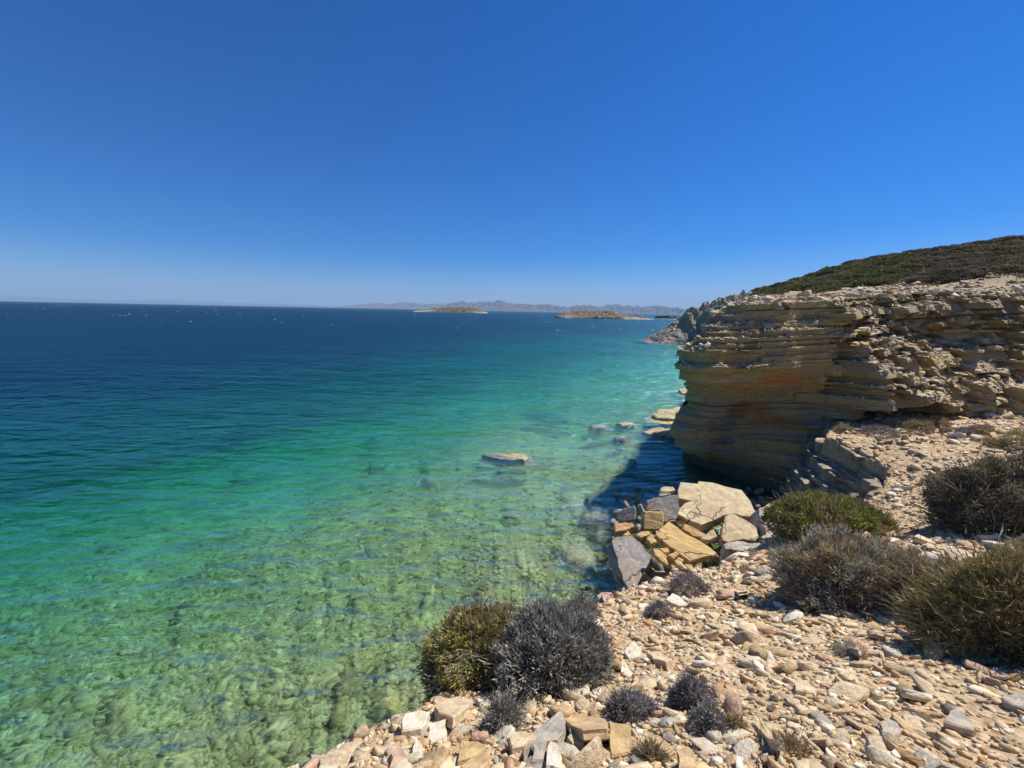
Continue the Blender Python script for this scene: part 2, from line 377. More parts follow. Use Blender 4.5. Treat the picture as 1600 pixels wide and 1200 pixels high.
# ------------------------------------------------------------------ the cliff of thin beds
TIP = [(-1.0, 10.3), (0.0, 10.0), (0.95, 9.3), (1.75, 8.2), (2.5, 7.9), (3.2, 8.9), (3.65, 9.25), (4.6, 8.7), (5.5, 7.75), (6.05, 7.8), (7.0, 8.9), (7.9, 9.8), (8.9, 11.3), (9.6, 12.5), (12, 16)]
FACE = []
def col_(x, pairs):
    for z, y in pairs: FACE.append((x, z, y))
col_(7, [(-1, 20.2), (0.6, 19.6), (1.5, 18.2), (2.5, 17.8), (3.6, 18.9), (5.6, 17.3), (7, 18.3), (8.9, 19.4), (10.5, 22)])
col_(9, [(-1, 20.0), (0.6, 19.4), (1.5, 18.2), (2.5, 17.7), (3.6, 18.8), (5.6, 17.2), (7, 18.1), (8.9, 19.2), (10.5, 22)])
col_(11, [(-1, 18.6), (0.4, 18.6), (1.5, 18.0), (2.5, 18.1), (3.6, 18.9), (5.2, 17.3), (7, 17.8), (8, 18.1), (8.9, 18.9), (10.5, 22)])
col_(13, [(-1, 15.0), (0.3, 15.6), (1.5, 17.0), (2.7, 18.2), (3.6, 18.9), (5, 17.7), (7, 17.9), (8.2, 18.3), (9, 19.0), (10.5, 22)])
col_(15, [(-1, 14.4), (0.5, 14.9), (1.5, 15.9), (2.5, 17.2), (3.5, 18.2), (4.5, 18.3), (5.4, 18.0), (7, 18.1), (8.4, 18.5), (9.2, 19.3), (10.8, 22)])
col_(16.3, [(0, 15.6), (2.4, 17.2), (3.2, 17.6), (4, 17.0), (5, 16.9), (5.6, 17.2), (6.5, 17.9), (7.2, 18.3), (8.5, 18.6), (9.3, 19.5), (10.9, 22)])
col_(17.2, [(3.2, 18.5), (3.9, 18.4), (4.6, 16.7)])
col_(18.4, [(0, 17.5), (2.8, 18.4), (3.4, 18.7), (4.0, 18.4), (4.6, 16.6), (5.2, 17.1), (6, 17.8), (6.8, 18.3), (7.2, 18.8), (8.7, 18.9), (9.5, 19.9), (11, 22.5)])
col_(21, [(0, 15.6), (3.0, 16.4), (4, 17.0), (5, 17.6), (6, 18.3), (6.8, 18.9), (7.3, 19.1), (8.9, 19.2), (9.8, 20.2), (11.2, 23)])
col_(24, [(0, 15.2), (3.3, 16.4), (4, 16.9), (5, 17.7), (6, 18.4), (7, 19.1), (9.1, 19.4), (10.1, 20.6), (11.5, 23.5)])
col_(30, [(0, 15), (3.6, 16.4), (5, 17.7), (7, 19.2), (9.4, 19.6), (10.6, 21), (12, 24)])
col_(38, [(0, 15), (4, 16.5), (7, 19.2), (9.7, 19.8), (11, 21), (12.4, 24)])
_face = tps([(a, b * 1.6) for a, b, c in FACE], [c for a, b, c in FACE], 0.02)
def face_y(x, z): return _face(x, np.asarray(z) * 1.6) + 0.34 * np.clip(np.asarray(z) - 4.3, 0, 4.8) * np.clip((np.asarray(x) - 15.6) / 1.8, 0, 1) + 0.9 * np.exp(-((np.asarray(x) - 15.55) / 0.38) ** 2) * np.clip((np.asarray(z) - 3.9) / 0.8, 0, 1) * np.clip((7.3 - np.asarray(z)) / 0.8, 0, 1)
def dip(x): return 0.055 * (np.asarray(x) - 11) + 0.22 * vn(np.asarray(x) * 0.17, 3.3, 0, 77) + 0.05 * vn(np.asarray(x) * 0.7, 1.3, 0, 78)
STAINS = [(13.2, 2.9, 1.7, 0.38), (16.9, 3.6, 1.5, 0.75), (11.8, 3.4, 1.6, 0.6), (14.6, 1.5, 1.4, 0.6), (12.5, 5.2, 3.0, 0.7)]
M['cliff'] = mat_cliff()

def bed_mesh(name, path, nrm, zlo, zhi, deep, seed, rag=0.05, lip=0.03, ztop=0.012, lean=0.0):
    """one bed of rock: an outline that runs along the cliff, pulled back `deep` into the hill"""
    n = len(path); s = np.concatenate([[0], np.cumsum(np.hypot(*np.diff(path, axis=0).T))])
    j = lambda f, k: fbm(s * f, seed * 1.37, k * 9.1, seed, 3)
    rings = []
    th = zhi - zlo
    for k, (fz, off) in enumerate([(0.0, lip * 2.2), (0.06, lip * 0.4), (0.55, 0.0), (0.93, lip * 0.5), (1.0, lip * 2.5)]):
        o = off * (0.6 + 0.8 * np.abs(j(2.3, k))) + rag * 0.35 * j(4.0, k + 3)
        q = path - nrm * (o + lean * th * fz)[:, None]
        z = zlo + th * fz + (ztop * 2 * j(1.9, 9) if fz > 0.5 else -ztop * j(1.3, 12))
        rings.append(np.column_stack([q, z]))
    back = path - nrm * (deep * 0.35)[:, None] if np.ndim(deep) else path - nrm * deep * 0.35
    rings.append(np.column_stack([back, zhi + ztop * 2.5 * j(2.7, 20)]))
    rings.append(np.column_stack([path - nrm * (deep[:, None] if np.ndim(deep) else deep), zhi - 0.02 + 0 * s]))
    rings.insert(0, np.column_stack([path - nrm * (deep[:, None] if np.ndim(deep) else deep), zlo + 0 * s]))
    Vv = np.concatenate(rings); nr = len(rings)
    a = np.arange(n - 1)
    fs = []
    for r in range(nr - 1):
        fs.append(np.stack([r * n + a, r * n + a + 1, (r + 1) * n + a + 1, (r + 1) * n + a], 1))
    fl = np.concatenate(fs).tolist()
    fl.append([r * n for r in range(nr)][::-1]); fl.append([r * n + n - 1 for r in range(nr)])
    return mesh(name, Vv, fl, False)

cliff = empty('sea_cliff', (11, 18, 0))
tag(cliff, 'tall ochre and grey sea cliff of thin rock beds, its left face in shade', 'cliff')
cliff_geo = []
def add_child(name, me, mat, par):
    o = link(name, me, mat, par); o.matrix_parent_inverse = Matrix.Translation(-Vector(par.location)); return o
rng = np.random.default_rng(21)
zc = -1.0; k = 0; nblock = 0; ar = 0.0
tz = np.array([a for a, b in TIP]); tx = np.array([b for a, b in TIP])
while zc < 8.5:
    if zc < 0: thick = 0.5
    elif zc < 2.4: thick = rng.choice([0.10, 0.16, 0.24, 0.36, 0.5])
    elif zc < 6.2: thick = rng.choice([0.06, 0.10, 0.16, 0.24, 0.36, 0.5], p=[0.24, 0.27, 0.22, 0.14, 0.08, 0.05])
    else: thick = rng.choice([0.06, 0.09, 0.13, 0.19, 0.28], p=[0.2, 0.25, 0.25, 0.2, 0.1])
    zmid = zc + thick / 2
    xt = np.interp(zmid + dip(np.array(9.0)), tz, tx) + rng.normal(0, 0.10)
    xs = np.concatenate([np.arange(xt, 26, 0.065), np.arange(26, 38, 0.25)])
    zz = zmid + dip(xs)
    ys = face_y(xs, zz)
    # joints cut the bed into blocks, each standing a little in or out
    jx = [xt - 1]; 
    while jx[-1] < 39: jx.append(jx[-1] + rng.uniform(0.35, 1.0) * (0.9 + 5 * thick) * (2.6 if jx[-1] < 14.8 else 1.0))
    jx = np.array(jx); bid = np.searchsorted(jx, xs)
    amp = (0.09 + 0.35 * thick) * np.where(xs < 15.0, 0.32, 1.0)
    boff = rng.normal(0, 1, len(jx) + 1)[bid] * amp
    ar = 0.72 * ar + rng.normal(0, 0.085); R_ = np.clip((xs - 14.8) / 1.6, 0, 1)            # R_: 0 on the sheer shaded wall, 1 on the broken sunny slope
    layer = (ar + rng.normal(0, 0.055)) * (1 - R_) + rng.normal(0, 0.11) * R_
    big = (0.55 * fbm(xs * 0.33, zz * 0.45, 0, 5, 3) + 0.22 * fbm(xs * 1.1, zz * 0.8, 0, 6, 3)) * (1 + 0.5 * R_)
    saw = rng.uniform(-0.05, 0.85, len(jx) + 1)[bid] * (np.append(jx, jx[-1] + 1)[bid] - xs) * R_          # blocks turned a little, so that many faces look to the right
    big = big + np.clip(saw, -0.5, 0.8) - 0.2 * R_
    ragn = 0.07 * fbm(xs * 3.0, k * 3.1, 0, 8, 3)
    dj = np.min(np.abs(xs[:, None] - jx[None, :]), axis=1); gap = np.where(xs < 15.0, 0.04, 0.12) * np.exp(-(dj / 0.05) ** 2)
    y2 = ys - (boff + layer + big + ragn - gap)
    tipcut = np.clip((xs - xt) / 0.9, 0, 1); y2 = y2 + 0.9 * (1 - tipcut) ** 2
    # the bed turns the corner and runs back along the hidden side
    bk = np.linspace(9.0, 0.12, 60)
    bxp = xt + 0.66 * bk + 0.12 * fbm(bk * 0.9, k, 0, 15, 3); byp = y2[0] + bk
    path = np.concatenate([np.column_stack([bxp, byp]), np.column_stack([xs, y2])])
    nrm = np.concatenate([np.tile([-0.85, 0.5], (60, 1)), np.column_stack([-0.8 * (1 - tipcut), -np.ones(len(xs))])])
    nrm /= np.linalg.norm(nrm, axis=1)[:, None]
    zl = np.concatenate([np.full(60, dip(np.array(xt))), dip(xs)])
    deep = 2.6
    lean = np.concatenate([np.full(60, 0.1), 0.08 + R_ * rng.uniform(0.55, 1.3)])
    prom = thick >= 0.19 and zc > 3.4
    zlo, zhi = zc - 0.03, zc + thick
    if prom:
        cuts = [0] + [60 + int(np.searchsorted(xs, q)) for q in jx if xt + 0.8 < q < 34] + [len(path) - 1]
        for a, b in zip(cuts[:-1], cuts[1:]):
            if b - a < 3: continue
            sl = slice(a, b + 1)
            me = bed_mesh('block', path[sl], nrm[sl], zlo, zhi, deep, k * 13 + a, 0.05, 0.035, lean=lean[sl])
            co = np.empty(len(me.vertices) * 3); me.vertices.foreach_get('co', co); co = co.reshape(-1, 3)
            co[:, 2] += dip(co[:, 0]); me.vertices.foreach_set('co', co.ravel()); me.update()
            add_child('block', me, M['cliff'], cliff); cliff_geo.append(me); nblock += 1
    else:
        me = bed_mesh('rock_layer', path, nrm, zlo, zhi, deep, k * 13, 0.05, 0.025, lean=lean)
        co = np.empty(len(me.vertices) * 3); me.vertices.foreach_get('co', co); co = co.reshape(-1, 3)
        co[:, 2] += dip(co[:, 0]); me.vertices.foreach_set('co', co.ravel()); me.update()
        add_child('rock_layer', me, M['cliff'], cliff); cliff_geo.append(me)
    zc += thick; k += 1
print('beds', k, 'blocks', nblock)
def bvh_of(ms):
    vs_, ps_, b = [], [], 0
    for q in ms:
        vs_ += [v.co.copy() for v in q.vertices]; ps_ += [[i + b for i in p.vertices] for p in q.polygons]; b += len(q.vertices)
    return BVHTree.FromPolygons(vs_, ps_)
cliff_bvh = bvh_of(cliff_geo)

lap('cliff')
# ------------------------------------------------------------------ hillside behind the cliff
HP = [(x_, float(face_y(x_, 8.5 + dip(x_))) + dy_, 8.5 + float(dip(x_)) + 0.04 + 0.10 * dy_) for x_ in (11.3, 13, 15, 17, 20, 23, 26, 32, 40) for dy_ in (0.5, 2.2)]
HP += [tuple(P(*q)) for q in [(1600, 380, 60), (1520, 384, 58), (1430, 397, 55), (1300, 427, 55), (1160, 466, 60), (1220, 450, 58), (1100, 480, 75), (1300, 459, 28), (1400, 441, 30), (1500, 423, 34), (1600, 410, 36),
       (1600, 432, 24), (1150, 468, 32), (1210, 461, 34), (1400, 418, 45), (1600, 397, 46)]]
for q in [(1600, 367, 60), (1430, 385, 55), (1300, 416, 55), (1160, 456, 60)]:
    p = P(*q); HP.append((p[0] * 1.5, p[1] * 1.5, p[2] * 0.98)); HP.append((p[0] * 2.2, p[1] * 2.2, p[2] * 0.8))
HP += [(110, 40, 26), (90, 30, 21), (60, 25, 15), (48, 112, 9.5), (58, 118, 9.0)]
_ht = tps([q[:2] for q in HP], [q[2] for q in HP], 0.05)
HB = [(11.8, 18.0), (12.6, 22), (15.5, 26), (20.5, 34), (28, 45), (49, 80), (60, 100), (66, 118), (80, 128), (200, 170)]
HL = HB + [(200, 17), (40, 17)]
def hill(x, y):
    x, y = np.broadcast_arrays(np.asarray(x, float), np.asarray(y, float))
    d = np.where(inside(x, y, HL), 0, line_dist(x, y, HB))
    r = np.hypot(x, y)
    return _ht(x, y) - 2.2 * d + 0.25 * fbm(x * 0.25, y * 0.25, 0, 51, 4) * np.clip((r - 22) / 12, 0.1, 2.0)
M['hill'] = mat_soil('dry_hill_soil', (0.30, 0.22, 0.13), (0.38, 0.29, 0.18), (0.48, 0.39, 0.26))
hr = np.concatenate([np.linspace(20, 60, 150), np.geomspace(60.5, 240, 70)]); ha = np.linspace(math.radians(14), math.radians(74), 300)
A2, R2 = np.meshgrid(ha, hr, indexing='ij'); hx, hy = R2 * np.sin(A2), R2 * np.cos(A2)
# the sheet starts at the cliff edge, tucked under the top bed
edge = face_y(hx, 8.5 + dip(hx)) + 0.6
hz = hill(hx, hy)
ok = (hy > edge - 0.2) & (np.where(inside(hx, hy, HL), 0, line_dist(hx, hy, HB)) < np.where(hy < 30, 0.6, 6.0))
fc = grid_faces(*hx.shape); fc = fc[ok.ravel()[fc].all(1)]
me = mesh('hillside', np.stack([hx.ravel(), hy.ravel(), hz.ravel()], 1), fc, True)
tag(link('hillside', me, M['hill']), 'dry hillside covered with low scrub rising behind the cliff', kind='structure')


lap('hill')
# ------------------------------------------------------------------ stones
def chip_mesh(name, seed, n=7, flat=0.4, low=False):
    """angular slab chip: an irregular outline with a chamfered, slightly tilted top; unit size"""
    g = np.random.default_rng(seed); a = np.sort((np.arange(n) + g.uniform(-0.36, 0.36, n)) / n * 2 * math.pi)
    el = g.uniform(0.5, 0.9); r = g.uniform(0.62, 1.15, n)
    x, y = np.cos(a) * r * 0.5, np.sin(a) * r * 0.5 * el
    tl = g.normal(0, 0.3, 2)
    def ring(sc, z, t): return np.column_stack([x * sc + g.normal(0, 0.015, n), y * sc + g.normal(0, 0.015, n), z + t * (x * tl[0] + y * tl[1]) * 2 * flat + g.normal(0, 0.02, n) * flat])
    rs = [ring(0.86, -flat * 0.5, 0.3), ring(1.0, -flat * 0.1, 0.4), ring(g.uniform(0.82, 1.0), flat * 0.45, 1.0)]
    if not low: rs = [rs[0], rs[1], ring(g.uniform(0.9, 1.02), flat * 0.36, 1.0), ring(g.uniform(0.84, 0.94), flat * 0.47, 1.05)]
    top = rs[-1].mean(0) + [0, 0, flat * g.uniform(-0.02, 0.06)]; bot = rs[0].mean(0)
    V = np.concatenate(rs + [[bot], [top]]); m_ = len(rs); T = []
    for k in range(m_ - 1):
        for i in range(n):
            j = (i + 1) % n; T += [(k * n + i, k * n + j, (k + 1) * n + j), (k * n + i, (k + 1) * n + j, (k + 1) * n + i)]
    for i in range(n):
        j = (i + 1) % n; T += [(m_ * n, j, i), (m_ * n + 1, (m_ - 1) * n + i, (m_ - 1) * n + j)]
    return V, np.array(T)
CHIPS = [chip_mesh('chip', 100 + k, int(R.integers(4, 7)), float(R.uniform(0.17, 0.48))) for k in range(14)]
LOWS = [chip_mesh('pebble', 300 + k, int(R.integers(4, 6)), float(R.uniform(0.3, 0.7)), True) for k in range(10)]
PAL = {'cream': (0.60, 0.48, 0.31), 'tan': (0.53, 0.37, 0.20), 'pinkish': (0.53, 0.35, 0.24), 'rust-orange': (0.47, 0.25, 0.11), 'grey': (0.40, 0.355, 0.285), 'whitish': (0.66, 0.59, 0.46)}
PN = list(PAL); PW = np.array([0.43, 0.25, 0.07, 0.03, 0.06, 0.16])
def basis(nrm, yaw, tilt):
    nz = np.asarray(nrm, float) + tilt; nz /= np.linalg.norm(nz)
    ax = np.array([math.cos(yaw), math.sin(yaw), 0]); ax = ax - nz * (ax @ nz); ax /= np.linalg.norm(ax)
    return np.column_stack([ax, np.cross(nz, ax), nz])
def merged_chips(name, items, shapes, mat, col_jit=0.06):
    """items: (position, size xyz, basis, colour, shape index) -> one mesh"""
    Vs, Ts, Cs, b = [], [], [], 0
    for p, sc, B, c, k in items:
        v, t = shapes[k % len(shapes)]
        Vs.append((v * sc) @ B.T + p); Ts.append(t + b); b += len(v)
        Cs.append(np.clip(np.tile(c, (len(t), 1)) * (1 + R.normal(0, col_jit)), 0.02, 0.8))
    return tri_mesh(name, np.concatenate(Vs), np.concatenate(Ts), np.concatenate(Cs))
def normals_of(fn, x, y, e=0.12):
    gx_, gy_ = (fn(x + e, y) - fn(x - e, y)) / (2 * e), (fn(x, y + e) - fn(x, y - e)) / (2 * e)
    n_ = np.stack([-gx_, -gy_, np.ones_like(gx_)], -1); return n_ / np.linalg.norm(n_, axis=-1, keepdims=True)
M['stone'] = mat_stone('weathered_stone', attr=False); M['stone_many'] = mat_stone('weathered_chips', attr=True)

lap('chips')
# --- boulders and single stones traced to their own plane
def slab(name, label, cat, px, anchor, nrm, thick, mat, group=None, rough=0.02, sub=0.12, seed=1, cham=0.04, under=0.85, part=None, col=None, dome=0.0):
    g = np.random.default_rng(seed); nrm = np.array(nrm, float); nrm /= np.linalg.norm(nrm)
    a = P(*anchor); pts = []
    for (u, v) in px:
        d = ray(u, v); pts.append(CAM + d * ((a - CAM) @ nrm) / (d @ nrm))
    pts = np.array(pts); c0 = pts.mean(0)
    ex = np.cross([0.3, 1, 0.1], nrm); ex /= np.linalg.norm(ex); ey = np.cross(nrm, ex)
    q = np.column_stack([(pts - c0) @ ex, (pts - c0) @ ey])
    if np.sum(q[:, 0] * np.roll(q[:, 1], -1) - np.roll(q[:, 0], -1) * q[:, 1]) < 0: q = q[::-1]
    size = np.ptp(q, axis=0).max(); sub = max(sub * size, 0.015)
    out = []
    for A, B in zip(q, np.roll(q, -1, axis=0)):                  # broken, slightly ragged edges
        n = max(1, int(np.hypot(*(B - A)) / sub))
        for i in range(n):
            w = i / n; out.append(A + (B - A) * w + (g.normal(0, 0.16 * sub, 2) if i else 0))
    q = np.array(out); n = len(q); cen = q.mean(0)
    ring = lambda s, z: np.column_stack([(q - cen) * s + cen, np.full(n, z)]) 
    ch = min(cham, thick * 0.3); k1 = 1 - ch / size * 2.0
    rs = [ring(under, -thick), ring(1.01, -thick * 0.75), ring(0.985, -thick * 0.4), ring(1.0, -ch * 0.9), ring(k1, 0.0), ring(0.62, 0.0), ring(0.28, 0.0)]
    for k_, r_ in enumerate(rs):
        r_[:, :2] += g.normal(0, rough * 0.5 * size * 0.2, (n, 2)) if 0 < k_ < 3 else 0
        r_[:, 2] -= dome * (0, 0, 0, 1.1, 0.75, 0.2, 0.0)[k_]
        if k_ > 3: r_[:, 2] += rough * size * 1.6 * fbm(r_[:, 0] * 2.5 / size, r_[:, 1] * 2.5 / size, seed * 3.3, seed, 4)
    V = np.concatenate(rs + [[[*cen, -thick]], [[*cen, 0.0]]]); m_ = len(rs); fs = []
    i = np.arange(n); j = (i + 1) % n
    for k_ in range(m_ - 1): fs += np.stack([k_ * n + i, k_ * n + j, (k_ + 1) * n + j, (k_ + 1) * n + i], 1).tolist()
    fs += np.stack([np.full(n, m_ * n), j, i], 1).tolist() + np.stack([np.full(n, m_ * n + 1), (m_ - 1) * n + i, (m_ - 1) * n + j], 1).tolist()
    me = mesh(name, V, fs)
    o = link(name, me, mat); o.matrix_world = Matrix(((ex[0], ey[0], nrm[0], c0[0]), (ex[1], ey[1], nrm[1], c0[1]), (ex[2], ey[2], nrm[2], c0[2]), (0, 0, 0, 1)))
    if col: o.color = (*col, 1)
    return tag(o, label, cat, group)
Z7 = lambda pts: [(940 + x / 5.714, 740 + y / 5.714) for x, y in pts]
mk = lambda n, c, **k: mat_stone(n, base=c, **k)
M['b_pale'] = mk('pale_slab_rock', (0.60, 0.48, 0.29), scale=0.5, amt=0.14, bumpd=0.03); M['b_yel'] = mk('yellow_slab_rock', (0.60, 0.42, 0.17), scale=0.45, amt=0.15, grain=(0.6, 2.2, 1), bumpd=0.03)
M['b_grey'] = mk('grey_slab_rock', (0.27, 0.25, 0.235), scale=0.5, amt=0.13, lichen=0.35, bumpd=0.03); M['b_orange'] = mk('rusty_slab_rock', (0.47, 0.27, 0.12), scale=0.6, bumpd=0.02)
M['b_white'] = mk('whitish_boulder_rock', (0.46, 0.42, 0.36), scale=0.5, lichen=0.3, bumpd=0.03)
G1 = 'fallen slabs at the foot of the cliff'
BO = [
 ('fallen_boulder', 'huge flat pale slab, largest of the boulders piled by the water', [(705,70),(860,85),(865,62),(1000,75),(1110,110),(1250,140),(1330,240),(1420,375),(1400,395),(1260,380),(1180,360),(1010,420),(890,465),(800,430),(670,365),(740,260),(800,240),(685,215),(680,150)], (1120, 785, 13.6), (-0.08, -0.28, 0.95), 0.42, 'b_pale'),
 ('fallen_boulder', 'tan kite-shaped slab leaning below the right end of the huge pale slab', [(1080,460),(1100,385),(1180,355),(1290,410),(1400,490),(1410,560),(1370,600),(1240,595),(1130,620),(1070,600),(1075,530)], (1155, 830, 12.2), (-0.05, -0.42, 0.9), 0.35, 'b_pale'),
 ('fallen_boulder', 'long yellow rectangular slab tilted in the middle of the boulder pile', [(600,420),(680,480),(850,580),(960,650),(1035,710),(1000,735),(860,760),(790,785),(700,715),(560,610),(480,545),(520,490)], (1072, 845, 11.4), (0.12, -0.40, 0.9), 0.36, 'b_yel'),
 ('fallen_boulder', 'smooth dark grey slab leaning into the water at the pile edge', [(90,600),(130,560),(260,540),(340,600),(450,740),(430,790),(380,880),(310,1020),(240,1050),(180,900),(110,690)], (988, 875, 10.9), (0.22, -0.40, 0.88), 0.55, 'b_grey'),
 ('rock_block', 'dark grey squarish block behind the yellow cube in the pile', [(400,240),(580,200),(680,190),(700,310),(660,430),(560,440),(530,335),(400,325)], (1035, 795, 13.0), (0.1, -0.75, 0.65), 0.7, 'b_grey'),
 ('rock_block', 'yellow cube-like block with cracked face standing in the pile', [(380,335),(540,335),(560,360),(555,490),(480,505),(370,500),(378,400)], (1022, 813, 12.3), (-0.1, -0.8, 0.6), 0.55, 'b_yel'),
 ('rock_block', 'flat orange-brown rock at the water beside the boulder pile', [(110,450),(200,430),(290,450),(302,470),(200,512),(120,525)], (974, 823, 12.6), (-0.05, -0.2, 0.97), 0.35, 'b_orange'),
 ('rock_block', 'dark grey jagged shard standing at the waterline of the pile', [(180,320),(290,280),(310,350),(300,410),(200,425),(120,405)], (978, 802, 13.2), (-0.3, -0.7, 0.6), 0.45, 'b_grey'),
 ('rock_shard', 'thin grey upright splinter between the shard and the yellow cube', [(315,300),(345,270),(385,350),(370,385),(335,360)], (1001, 798, 12.9), (-0.7, -0.6, 0.4), 0.12, 'b_grey'),
 ('fallen_boulder', 'rusty orange thin slab at the lower edge of the boulder pile', [(595,800),(700,830),(860,880),(840,930),(710,945),(640,870)], (1068, 893, 10.1), (-0.1, -0.45, 0.88), 0.16, 'b_orange'),
 ('fallen_boulder', 'narrow tilted tan slab wedged between the grey and yellow slabs', [(470,665),(520,680),(600,745),(670,810),(640,850),(560,800),(480,730)], (1040, 871, 10.8), (0.5, -0.6, 0.62), 0.14, 'b_yel'),
 ('rock_block', 'small tan rock perched behind the grey block at the pile top', [(525,125),(580,110),(640,115),(662,150),(600,165),(530,160)], (1044, 764, 14.3), (0, -0.4, 0.9), 0.3, 'b_pale'),
 ('rock_block', 'flat brown rock under the small perched rock', [(500,180),(560,165),(620,170),(610,190),(520,205)], (1038, 772, 14.0), (0, -0.4, 0.9), 0.3, 'b_grey'),
 ('rock_block', 'tan pointed stone in front of the kite-shaped slab', [(915,540),(1000,490),(1040,560),(960,600),(880,585)], (1108, 838, 11.9), (-0.1, -0.5, 0.85), 0.3, 'b_pale'),
 ('rock_block', 'brown block in the shade beneath the huge pale slab', [(735,440),(830,480),(925,530),(910,570),(820,560),(720,490)], (1084, 829, 12.3), (0, -0.6, 0.8), 0.4, 'b_yel'),
 ('rock_block', 'orange-tan wedge stone under the lower corner of the yellow slab', [(1070,720),(1150,690),(1240,780),(1160,805),(1070,770)], (1140, 870, 10.6), (-0.1, -0.5, 0.85), 0.3, 'b_pale'),
 ('rock_block', 'small triangular tan stone on top of the dark grey slab', [(180,555),(240,505),(265,545),(230,560)], (979, 833, 11.6), (0, -0.5, 0.85), 0.2, 'b_yel'),
 ('rock_block', 'tan stone lying between orange-brown rock and yellow slab', [(295,545),(360,510),(435,510),(430,550),(350,575)], (1003, 834, 11.6), (0, -0.4, 0.9), 0.3, 'b_yel'),
 ('rock_block', 'ochre block against the upper end of the yellow slab', [(400,585),(430,530),(490,555),(500,610),(440,640)], (1018, 842, 11.4), (0, -0.5, 0.85), 0.35, 'b_yel'),
 ('rock_block', 'ochre stone tucked under the left edge of the yellow slab', [(510,665),(590,655),(610,695),(560,715)], (1036, 860, 11.0), (0, -0.5, 0.85), 0.25, 'b_yel'),
 ('rock_block', 'ochre stone below the long yellow slab, beside a rounded one', [(590,725),(660,690),(700,715),(640,770)], (1052, 867, 10.8), (0, -0.5, 0.85), 0.25, 'b_yel'),
 ('rock_block', 'rounded ochre stone below the lower end of the yellow slab', [(645,780),(690,740),(735,765),(720,815),(670,825)], (1060, 877, 10.6), (0, -0.5, 0.85), 0.25, 'b_yel'),
 ('rock_block', 'small ochre block above the rusty thin slab', [(725,800),(810,805),(835,865),(780,855)], (1076, 886, 10.3), (0, -0.5, 0.85), 0.2, 'b_yel'),
 ('rock_block', 'small upright yellow block right of the rusty thin slab', [(840,810),(895,820),(900,865),(850,875)], (1092, 888, 10.2), (0, -0.6, 0.8), 0.2, 'b_yel'),
]
for i, (nm, lb, px, an, nr, th, mt) in enumerate(BO):
    slab(nm, lb, 'rock', Z7(px), an, nr, th, M[mt], G1, seed=40 + i, rough=0.012 if i in (0, 3) else 0.02)
slab('boulder', 'whitish boulder with shaded left side between huge slab and green cushion bush', 'boulder', [(1187, 793), (1201, 786), (1222, 790), (1240, 800), (1234, 818), (1212, 836), (1200, 838), (1191, 815)], (1213, 806, 12.6), (0.25, -0.45, 0.86), 0.9, M['b_white'], seed=80, rough=0.03, under=0.8)
slab('boulder', 'pale pitted ledge block overhanging a dark hollow beside the boulder pile', 'boulder', [(1128, 852), (1150, 845), (1180, 848), (1200, 850), (1190, 858), (1160, 862), (1132, 858)], (1165, 853, 10.6), (-0.05, -0.2, 0.97), 0.35, M['b_white'], seed=81, rough=0.03)

